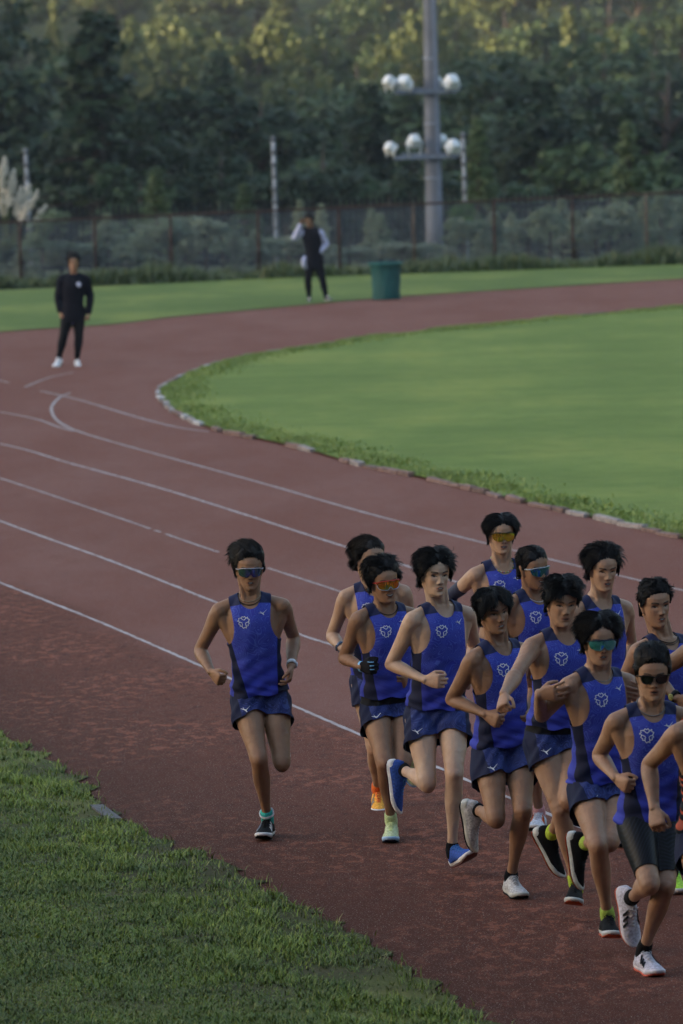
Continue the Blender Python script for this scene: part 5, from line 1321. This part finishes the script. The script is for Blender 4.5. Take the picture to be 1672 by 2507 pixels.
KC = dict(dark=leaf_mat('dark_needles', (.016,.034,.016), (.030,.054,.020), (.024,.046,.026)), mid=leaf_mat('green_leaves', (.042,.075,.030), (.062,.100,.036), (.048,.085,.045)),
          hill=leaf_mat('hill_leaves', (.032,.060,.022), (.052,.082,.028), (.028,.054,.028)), gold=leaf_mat('sun_tinted_leaves', (.085,.105,.034), (.110,.125,.040), (.066,.095,.034)),  # gold: warm sunlight put into the leaf colour of lit crowns
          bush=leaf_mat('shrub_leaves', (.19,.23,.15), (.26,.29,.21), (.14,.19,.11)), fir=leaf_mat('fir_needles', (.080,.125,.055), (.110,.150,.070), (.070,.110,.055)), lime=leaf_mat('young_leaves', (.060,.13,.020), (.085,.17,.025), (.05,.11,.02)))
BARK = plain('bark', (.055,.042,.034), rough=.9, var=.4, scale=6)
PROT = {}
for kind in ('conifer','broad'):
    for s_ in range(4): PROT[kind, s_] = (crown_mesh('crown', 11*s_+(3 if kind=='conifer' else 60), 10, 6.2 if kind=='conifer' else 7.5, kind)[0], trunk_mesh('trunk', s_+40, 10, 6, kind))
MCOPY = {}
def tree(name, x, y, h, w, kind, mat, s_, label, cat_, group, z=None):
    z = float(terr(x, y)) if z is None else z; e = empty(name, (x, y, z)); cm, tm = PROT[kind, s_ % 4]
    key = (kind, s_ % 4, mat)
    if key not in MCOPY:
        c2 = cm.copy(); c2.materials.append(KC[mat]); MCOPY[key] = c2
        if not len(tm.materials): tm.materials.append(BARK)
    for nme, me in (('crown', MCOPY[key]), ('trunk', tm)):
        o = bpy.data.objects.new(nme, me); SC.collection.objects.link(o); o.parent = e
    e.scale = (w/6.2, w/6.2, h/10); e.rotation_euler = (0,0, (x*7.3+y*3.1) % 6.28); tag(e, label, cat_, group); return e
rt_ = random.Random(21)
def fence_y(x): return 126.2 + .23*x
ORD = ['first','second','third','fourth','fifth','sixth','seventh','eighth','ninth','tenth','eleventh','twelfth','thirteenth','fourteenth','fifteenth','sixteenth','seventeenth','eighteenth','nineteenth','twentieth']
def topz(py_, y): return at(W/2, py_, y)[2]
# tall dark trees just beyond the fence: (pixel x, pixel y of the top, distance, width m, kind, mat, words)
TD = [(-20,30,215,6.5,'broad','dark','dark tree cut off by the left edge of the woods'),(240,40,195,8.6,'conifer','dark','tall dark pine left of centre, tallest of the trees behind the fence'),
 (420,215,222,6.0,'broad','dark','dark round tree right of the tall pine'),(640,225,212,6.4,'broad','dark','dark broad tree behind the middle grey post'),(540,350,196,4.6,'broad','dark','low dark tree between the small fir and the middle post'),
 (900,210,218,5.6,'conifer','dark','dark tree standing behind the left lamps of the floodlight mast'),(790,330,200,4.2,'broad','mid','dull green tree above the man in white sleeves'),(1090,430,198,3.6,'broad','mid','low green tree right of the foot of the mast'),
 (1320,185,210,7.0,'broad','dark','wide dark domed tree right of the floodlight mast'),(1480,330,204,5.2,'broad','mid','green tree between the domed tree and the right edge'),(1640,150,214,7.4,'broad','dark','dark tree filling the right edge of the woods'),
 (110,330,200,4.6,'broad','dark','low dark tree behind the leaning left post'),(340,430,192,3.6,'broad','mid','low tree at the foot of the tall pine'),(1230,440,194,3.8,'broad','mid','low spreading tree right of the mast foot'),(1400,455,192,4.0,'broad','dark','low dark tree above the fence at right'),(700,420,190,3.8,'broad','dark','low dark tree just right of the middle post'),(950,430,192,3.8,'broad','dark','low dark tree left of the mast foot'),(1590,430,192,4.4,'broad','mid','low green tree above the fence near the right edge')]
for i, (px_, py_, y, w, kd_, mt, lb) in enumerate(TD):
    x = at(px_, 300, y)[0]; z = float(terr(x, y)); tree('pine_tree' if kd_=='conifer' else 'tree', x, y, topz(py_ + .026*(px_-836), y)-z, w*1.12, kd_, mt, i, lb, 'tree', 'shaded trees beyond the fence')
# hillside trees
rows = [(262,6,0),(288,7,0),(314,8,0),(340,8,0),(364,9,0),(388,9,0),(412,10,0),(436,10,0),(462,11,0),(490,12,0),(520,12,0)]
nm = ['lowest','second','third','fourth','fifth','sixth','seventh','eighth','ninth','tenth','topmost']
for r_, (y, cnt, ty) in enumerate(rows):
    xw = y*900/13900
    for i in range(cnt):
        x = -xw + 2*xw*(i+.5+rt_.uniform(-.35,.35))/cnt; yy = y + rt_.uniform(-18,18); h = rt_.uniform(7.5,12.5)*(.8 if r_ < 2 else 1); w = rt_.uniform(6.2,9.6)
        kd_ = 'conifer' if rt_.random() < .32 else 'broad'; mt = 'gold' if rt_.random() < .30 else 'hill'
        if r_ < 3: mt = 'mid' if rt_.random() < .6 else 'hill'
        lb = '%s tree, %s from left in the %s row of the hillside wood' % ({'gold':'yellow green','hill':'green','mid':'shaded green'}[mt] + (' pointed' if kd_=='conifer' else ' rounded'), ORD[i], nm[r_])
        tree('pine_tree' if kd_=='conifer' else 'tree', x, yy, h, w, kd_, mt, r_*3+i, lb, 'tree', 'trees on the hillside')
HERO = [(1310,22,340,4.6,'conifer','pointed yellow green conifer catching the sun on the hillside, right of the mast'),(588,28,346,5.6,'broad','large sunlit yellow green crown high above the middle grey post'),(490,165,332,4.4,'broad','bright yellow green tree low on the hillside left of the middle post'),
 (745,88,338,4.0,'broad','small sunlit crown midway between the middle post and the mast'),(862,98,334,3.4,'broad','small sunlit crown just left of the upper lamps of the mast'),(1170,108,336,4.2,'broad','rounded sunlit crown just right of the upper lamps'),
 (1398,88,338,4.0,'broad','pale sunlit crown right of the pointed conifer'),(1505,78,342,4.4,'broad','sunlit crown near the right edge of the hillside'),(385,72,338,5.0,'broad','sunlit crown just right of the top of the tall pine'),(300,45,342,4.4,'conifer','pointed sunlit tree beside the top of the tall pine'),
 (950,40,344,4.2,'conifer','pointed sunlit tree on the hillside just left of the mast'),(125,10,346,3.6,'conifer','slim sunlit tree at upper left of the hillside'),(1050,30,345,4.6,'broad','sunlit crown directly behind the top of the mast')]
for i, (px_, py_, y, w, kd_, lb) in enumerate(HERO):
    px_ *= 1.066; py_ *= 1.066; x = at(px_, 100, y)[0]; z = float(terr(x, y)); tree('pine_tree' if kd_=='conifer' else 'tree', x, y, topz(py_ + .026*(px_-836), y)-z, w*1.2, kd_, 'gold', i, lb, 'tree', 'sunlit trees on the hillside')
# small firs and saplings at the fence
SM = [(383,400,138,1.5,'conifer','mid','young fir with a thin pointed top growing behind the fence at left'),(600,445,139,1.3,'conifer','mid','small fir whose tip rises above the fence rail left of the middle post'),
 (1172,300,140,1.5,'conifer','mid','thin young tree right of the floodlight mast'),(1540,320,140,1.8,'conifer','mid','slender young tree above the fence near the right edge'),(1137,500,136,.6,'broad','lime','bright lime sapling in front of the right grey post')]
for i, (px_, py_, y, w, kd_, mt, lb) in enumerate(SM):
    x = at(px_, 500, y)[0]; z = float(terr(x, y)); tree('young_tree', x, y, topz(py_, y)-z, w*1.25, kd_, 'fir' if mt == 'mid' else mt, i+1, lb, 'young tree', 'young trees by the fence')
rb_ = random.Random(12)
for i in range(44):
    px_ = -20 + i*40 + rb_.uniform(-12,12); y = fence_y(0) + 1.0 + rb_.uniform(.3,4.5) + .23*at(px_, 600, 130)[0]; x = at(px_, 600, y)[0]; z = float(terr(x, y)); h = rb_.choice([.6,.9,1.2,1.45])*rb_.uniform(.85,1.12)
    if 1015 < px_ < 1125: h = .45
    tree('shrub', x, y, h - z, rb_.uniform(.9,1.6), 'conifer' if rb_.random() < .45 else 'broad', 'bush', i, 'grey green shrub behind the mesh fence, %s from the left' % ordw(i+1), 'shrub', 'shrubs behind the fence')
# weeds at the foot of the fence
m_ = 26000; xx = RNG.uniform(-10.5, 10.5, m_); 
yy = fence_y(xx) + RNG.uniform(-1.3,1.0,m_); hh = RNG.uniform(.06,.42,m_)*(.6+.5*fbm(xx, yy*.2, 1.5, 9))
hh = np.clip(hh*1.4, .08, .8); MW_ = blade_mat('weed_blade', ((.055,.085,.032),(.080,.115,.045),(.12,.15,.075),(.16,.15,.09)))
blades('weeds', np.column_stack([xx, yy, np.full(m_, .0)]), hh, np.column_stack([RNG.uniform(0,1,m_), np.clip(RNG.random(m_)-.8,0,1)*3, np.zeros(m_)]), MW_, lean=.6, w=.022)

# ---- chain link fence
rust = plain('rusty_steel', (.060,.032,.026), rough=.85, var=.45, scale=5); galv = plain('galvanised_steel', (.24,.27,.34), rough=.6, var=.2, scale=20)
fe = empty('chain_link_fence', (0, fence_y(0), 0)); fb = np.array([0, fence_y(0), 0])
tag(fe, 'rusty chain link fence running along the back of the far lawn', 'fence')
FH = 1.5
def railz(x):
    y = fence_y(x); px_ = project(np.array([x, y, 1.4]))[0]; return float(at(px_, 545 - 74*px_/1672, y)[2])
pxs = [48,232,418,632,830,1013,1210,1402,1583,1760,-140]
for px_ in pxs:
    x = 0.0
    for _ in range(6): x = at(px_, 560, fence_y(x))[0]
    g = Geo(); tube([(x, fence_y(x), -.1), (x, fence_y(x), railz(x))], .032, g, n=10); put('post', g, rust if px_ % 2 == 0 else M_('rusty_post', (.11,.080,.062), rough=.85, var=.4, scale=4), fe, base=fb)
fh = railz
g = Geo(); tube([(x, fence_y(x), fh(x)) for x in np.linspace(-10.5,10.5,12)], .026, g, n=10); put('top_rail', g, rust, fe, base=fb)
g = Geo(); sp_ = .085
for s_ in (-1, 1):
    for x in np.arange(-12.2, 12.2, sp_):
        a = np.array([x, 0, 0.02]); b = np.array([x + s_*1.45, 0, 1.46]); kz = (railz(x)-.02)/1.46; b[2] = 1.46*kz
        if min(a[0],b[0]) < -10.5 or max(a[0],b[0]) > 10.5: continue
        a[1] = fence_y(a[0]) + s_*.004; b[1] = fence_y(b[0]) + s_*.004; t = nrm(b-a); n3 = nrm(np.cross(t, [0,1,0]))*.0026; d3 = np.array([0,.0026,0])
        g.add([a-n3, a+d3, a+n3, a-d3, b-n3, b+d3, b+n3, b-d3], [(0,1,5,4),(1,2,6,5),(2,3,7,6),(3,0,4,7)])
put('wire_mesh', g, galv, fe, smooth=False, base=fb)
# dark paling fence in the trees
# ---- unseen roofed stand, added behind the camera to darken near ground and runners
gs = empty('shade_stand', (0,-6,0)); tag(gs, 'unseen roofed stand added behind the photographer to block sky light', 'shade_stand'); g = Geo()
for i in range(9): g.box((-32,-16+i*1.0-.0,0),(32,-15+i*1.0,4.2-i*.45))
put('stepped_seating', g, plain('stand_concrete', (.30,.30,.30), rough=.9), gs, smooth=False, base=(0,-6,0))
g = Geo(); g.box((-32,-17,0),(32,-16.6,11.49)); put('shade_wall', g, plain('stand_concrete', (.30,.30,.30), rough=.9), gs, smooth=False, base=(0,-6,0))
g = Geo(); g.box((-60,-18,11.5),(60,15,12.0)); put('shade_roof', g, plain('roof_sheet', (.08,.09,.10), rough=.8), gs, smooth=False, base=(0,-6,0))  # overhang sized to block sky light from the near ground
g0 = empty('paling_fence', (0,150,0)); tag(g0, 'dark paling fence in the shade under the trees, behind the chain link fence', 'fence'); g = Geo()
zt = float(terr(0,150)); 
for x in np.arange(-9.5, 9.6, .16): g.box((x-.035,149.98,zt-.3), (x+.035,150.02, topz(487,150)))
put('palings', g, plain('dark_timber', (.020,.022,.024), rough=.9), g0, smooth=False, base=(0,150,0)); g = Geo(); g.box((-9.6,150.021,zt+.3),(9.6,150.06,zt+.4)); g.box((-9.6,150.021,zt+1.6),(9.6,150.06,zt+1.7)); put('rail', g, plain('dark_timber', (.020,.022,.024), rough=.9), g0, smooth=False, base=(0,150,0))

# ---- grey posts and the floodlight mast
conc = plain('weathered_concrete', (.30,.32,.37), rough=.8, var=.3, scale=3.5)
for (tx, ty, bx_, by_, y, lb) in ((62,364,76,640,137,'slim pale grey post leaning at the far left, beside the pampas grass'),(668,334,677,600,138,'slim pale grey post left of the man in white sleeves'),(1133,325,1142,620,139,'slim pale grey post just right of the floodlight mast')):
    a = at(bx_, by_, y); b = at(tx, ty, y); base = (a[0], a[1], float(terr(a[0], y))); r0 = empty('post', base); tag(r0, lb, 'post', 'slim grey posts behind the fence')
    r0.name = 'boundary_post'; g = Geo(); q = [np.array(base)-[0,0,.2]] + [a + (b-a)*t for t in (.0,.5,1)]; tube(q, [.058,.055,.052,.050], g, n=8); put('shaft', g, conc, r0, base=base)
    for t in np.linspace(.05,.97,9):
        g = Geo()
        c = a+(b-a)*t; R = [c + [0,0,dz_] + np.stack([np.cos(np.linspace(0,6.28,10,endpoint=False))*e, np.sin(np.linspace(0,6.28,10,endpoint=False))*e, np.zeros(10)],-1) for dz_, e in ((-.05,.052),(-.04,.066),(.04,.066),(.05,.052))]; rings(R, g)
        put('wire_bracket', g, M_('dull_metal', (.11,.12,.14), rough=.6), r0, base=base)
yM = 136.0; bM_ = at(1066, 640, yM); x0 = bM_[0]; base = (x0, yM, float(terr(x0, yM)))
ml = empty('floodlight_mast', base); tag(ml, 'tall grey concrete mast carrying two tiers of white floodlights', 'floodlight mast')
g = Geo(); hs = np.linspace(base[2]-.3, 9.5, 10); tube([(x0 + .004*(z-1), yM, z) for z in hs], np.interp(hs, [0, 6, 9.5], [.215,.160,.13]), g, n=28); put('pole', g, plain('mast_concrete', (.150,.160,.200), rough=.75, var=.18, scale=1.4), ml, base=base)
g = Geo(); zz_ = np.linspace(0.2,9.4,12); tube([(x0 + np.interp(z,[0,6,9.5],[.175,.125,.10]), yM-.13, z) for z in zz_], .028, g, n=8); tube([(x0 + np.interp(z,[0,6,9.5],[.12,.075,.05]), yM-.19, z) for z in zz_], .018, g, n=8); put('cable_conduit', g, plain('conduit', (.22,.26,.36), rough=.5), ml, base=base)
g = Geo()
for z in (1.9,3.2,4.75,6.4): 
    ph = np.linspace(0,2*math.pi,28,endpoint=False); e = np.interp(z,[0,6,9.5],[.215,.160,.13]); rings([np.array([x0,yM,z+dz_]) + np.stack([np.cos(ph)*q, np.sin(ph)*q, np.zeros(28)],-1) for dz_, q in ((-.03,e-.01),(-.028,e+.008),(.028,e+.008),(.03,e-.01))], g)
put('steel_band', g, galv, ml, base=base)
MHs = plain('lamp_housing', (.66,.69,.74), rough=.4, var=.08, scale=4); MA = plain('painted_steel', (.16,.19,.26), rough=.5, var=.2, scale=8)
def lamp(px_, py_, s_, yaw, pitch, yd, armz):
    s_ *= .88
    c = at(px_, py_, yd); g = Geo(); R = []; ph = np.linspace(0,2*math.pi,22,endpoint=False)
    cy, sy, cp, sp2 = math.cos(yaw), math.sin(yaw), math.cos(pitch), math.sin(pitch)
    ax = nrm(np.array([sy*.9, .55, -.50-sp2])); l = nrm(np.cross(ax,[0,0,1])); u = np.cross(l, ax)
    for q, e in ((-.135,.03),(-.13,.10),(-.11,.135),(-.05,.150),(0,.152),(.06,.155),(.10,.168),(.125,.170),(.13,.160)):
        k5 = (np.abs(np.cos(ph))**4+np.abs(np.sin(ph))**4)**(-1/4); R.append(c + ax*q*s_ + s_*(np.outer(np.cos(ph)*e*k5, l)+np.outer(np.sin(ph)*e*k5, u)))
    rings(R, g); h = put('floodlight', g, MHs, ml, base=base)
    g = Geo(); rings([c + ax*q*s_ + s_*(np.outer(np.cos(ph)*e, l)+np.outer(np.sin(ph)*e, u)) for q, e in ((.128,.155),(.134,.15),(.136,.02))], g); put('lamp_glass', g, plain('lamp_glass', (.10,.12,.14), rough=.1, spec=.6), h, base=base)
    g = Geo()
    for k_ in (-1,1): tube([c + l*.20*s_*k_, c + l*.215*s_*k_ - [0,0,.10*s_], np.array([c[0]+l[0]*.14*k_*s_, c[1]+l[1]*.14*k_*s_, armz])], .022, g, n=6)
    put('yoke', g, MHs, h, base=base)
def arm(pyL, px0, px1, yo):
    a = at(px0, pyL, yM+yo); b = at(px1, pyL, yM+yo); g = Geo(); g.box((a[0], a[1]-.045, a[2]-.05), (b[0], a[1]+.045, a[2]+.05)); put('cross_arm', g, MA, ml, smooth=False, base=base); return a[2]
zu = arm(226, 965, 1118, -.27); zl = arm(386, 965, 1118, -.27); arm(220, 985, 1128, .27); arm(380, 985, 1128, .27)
for a_ in ((952,199,1.0,1.1,.25,yM-.30,zu),(990,201,1.12,.3,.15,yM-.3,zu),(1066,198,.95,-.5,.2,yM+.25,zu),(1106,199,1.15,-.35,.15,yM-.3,zu),
           (955,361,.95,1.0,.15,yM-.3,zl),(1014,344,1.02,-.25,.1,yM-.3,zl),(1080,343,.95,-.3,.2,yM+.25,zl),(1110,357,1.08,-.45,.2,yM-.3,zl)): lamp(*a_)

# ---- pampas grass at the left edge
pb = np.array([at(10,600,129)[0], 129.0, 0.0]); pg = empty('pampas_grass', pb); tag(pg, 'pampas grass with pale feathery plumes at the left edge of the fence', 'pampas grass')
MP = plain('plume_fluff', (.70,.66,.60), rough=.95, var=.15, scale=12); MS = plain('grass_stalk', (.10,.13,.05), rough=.8)
g2 = Geo()
for i, (px_, py_, s_, tl) in enumerate(((5,430,1.2,.1),(22,470,1.3,.2),(45,490,1.4,.35),(62,478,1.2,.45),(78,490,1.0,.6),(30,440,1.1,.15),(92,525,1.0,.9),(8,495,1.3,-.1),(55,520,1.0,.5),(12,405,.9,0))):
    c = at(px_, py_, 128.8 + .1*(i % 4)); tip = c + np.array([tl*.22, 0, .20*s_]); lo = c - np.array([tl*.12, 0, .22*s_]); g = Geo()
    r_ = np.random.default_rng(i); n_ = 260; tt = r_.random(n_); ctr = lo + (tip-lo)*tt[:,None]; rad = .105*s_*np.sin(np.clip(tt*.85+.12,0,1)*math.pi)**.7
    o_ = nrm_rows(r_.normal(size=(n_,3)))*rad[:,None]*r_.uniform(.2,1,(n_,1)); c_ = ctr+o_; u_ = nrm_rows((tip-lo)[None]*2+o_*8)*.035*s_; w_ = nrm_rows(np.cross(u_, r_.normal(size=(n_,3))))*.011*s_
    V = np.stack([c_-w_-u_, c_+w_-u_, c_+w_*.4+u_, c_-w_*.4+u_],1).reshape(-1,3); g.add(V, np.arange(n_*4).reshape(-1,4).tolist()); put('plume', g, MP, pg, smooth=False, base=pb)
    tube([pb + [r_.normal()*.12, r_.normal()*.1, 0], (pb+lo)/2 + [0,0,.15], lo, (lo+tip)/2], [.012,.010,.008,.005], g2, n=5)
put('stalks', g2, MS, pg, base=pb); r_ = np.random.default_rng(77); n_ = 500; g = Geo(); az = r_.uniform(0,6.28,n_); hh = r_.uniform(.6,1.5,n_); rows_ = []
for q, wf in ((0,1),(.5,.9),(1,.1)):
    c = pb + np.stack([np.cos(az)*(.12+q**1.5*.75), np.sin(az)*(.12+q**1.5*.4), hh*(q-.35*q**3)],1); b_ = np.stack([-np.sin(az),np.cos(az),np.zeros(n_)],1)*.014*wf; rows_ += [c-b_, c+b_]
V = np.stack(rows_,1).reshape(-1,3); k = np.arange(n_)[:,None]*6; g.add(V, np.concatenate([k+[0,1,3,2],k+[2,3,5,4]]).tolist()); put('leaves', g, plain('pampas_leaf', (.075,.10,.045), rough=.7), pg, smooth=False, base=pb)

# ---- teal mesh bin on the far lawn
c0 = gnd(946, 733); rb = empty('mesh_bin', c0); tag(rb, 'teal green mesh rubbish bin standing on the far lawn beside the track', 'bin')
ph = np.linspace(0,2*math.pi,48,endpoint=False); R = []
for z, e in ((.0,.27),(.02,.275),(.18,.272),(.36,.282),(.54,.290),(.66,.300),(.70,.330),(.72,.335),(.73,.325),(.70,.300),(.5,.270),(.1,.25)):
    w_ = 1 + .018*np.sin(ph*7+z*6) + .012*np.sin(ph*13-z*9); R.append(c0 + np.stack([np.cos(ph)*e*w_, np.sin(ph)*e*w_, np.full(48,z)],-1))
g = Geo(); rings(R, g); M = Mat('teal_netting', .6, .3); n_ = M.noise(scale=6, detail=4); x, y, z = M.obj(); wv = ((x*55).sin()*(z*60).sin()).step(-.2,.4)
M.base(M.mix(wv*.35, M.mix(n_.step(.3,.7), (.010,.075,.080), (.018,.105,.108)), (.008,.05,.048))); put('bin_body', g, M.m, rb, base=c0)
g = Geo(); tube([c0 + [math.cos(a)*.335, math.sin(a)*.335, .715] for a in np.linspace(0,6.28,40,endpoint=False)], .014, g, n=8, closed=True); put('rim', g, plain('teal_rim', (.02,.16,.15), rough=.5), rb, base=c0)

# ---- the people
for sp in PEOPLE: person(sp)

# ---- evening haze
g = Geo(); g.box((-700,-330,-9),(560,1120,110)); M = bpy.data.materials.new('haze_air'); M.use_nodes = True; nt = M.node_tree; nt.nodes.clear()
out = nt.nodes.new('ShaderNodeOutputMaterial'); pv = nt.nodes.new('ShaderNodeVolumePrincipled'); pv.inputs['Density'].default_value = HAZE; pv.inputs['Color'].default_value = (.80,.86,1,1); pv.inputs['Anisotropy'].default_value = .2
nt.links.new(pv.outputs[0], out.inputs['Volume']); hz = put('haze', g, M, smooth=False); tag(hz, kind='stuff'); SC.cycles.volume_bounces = 0
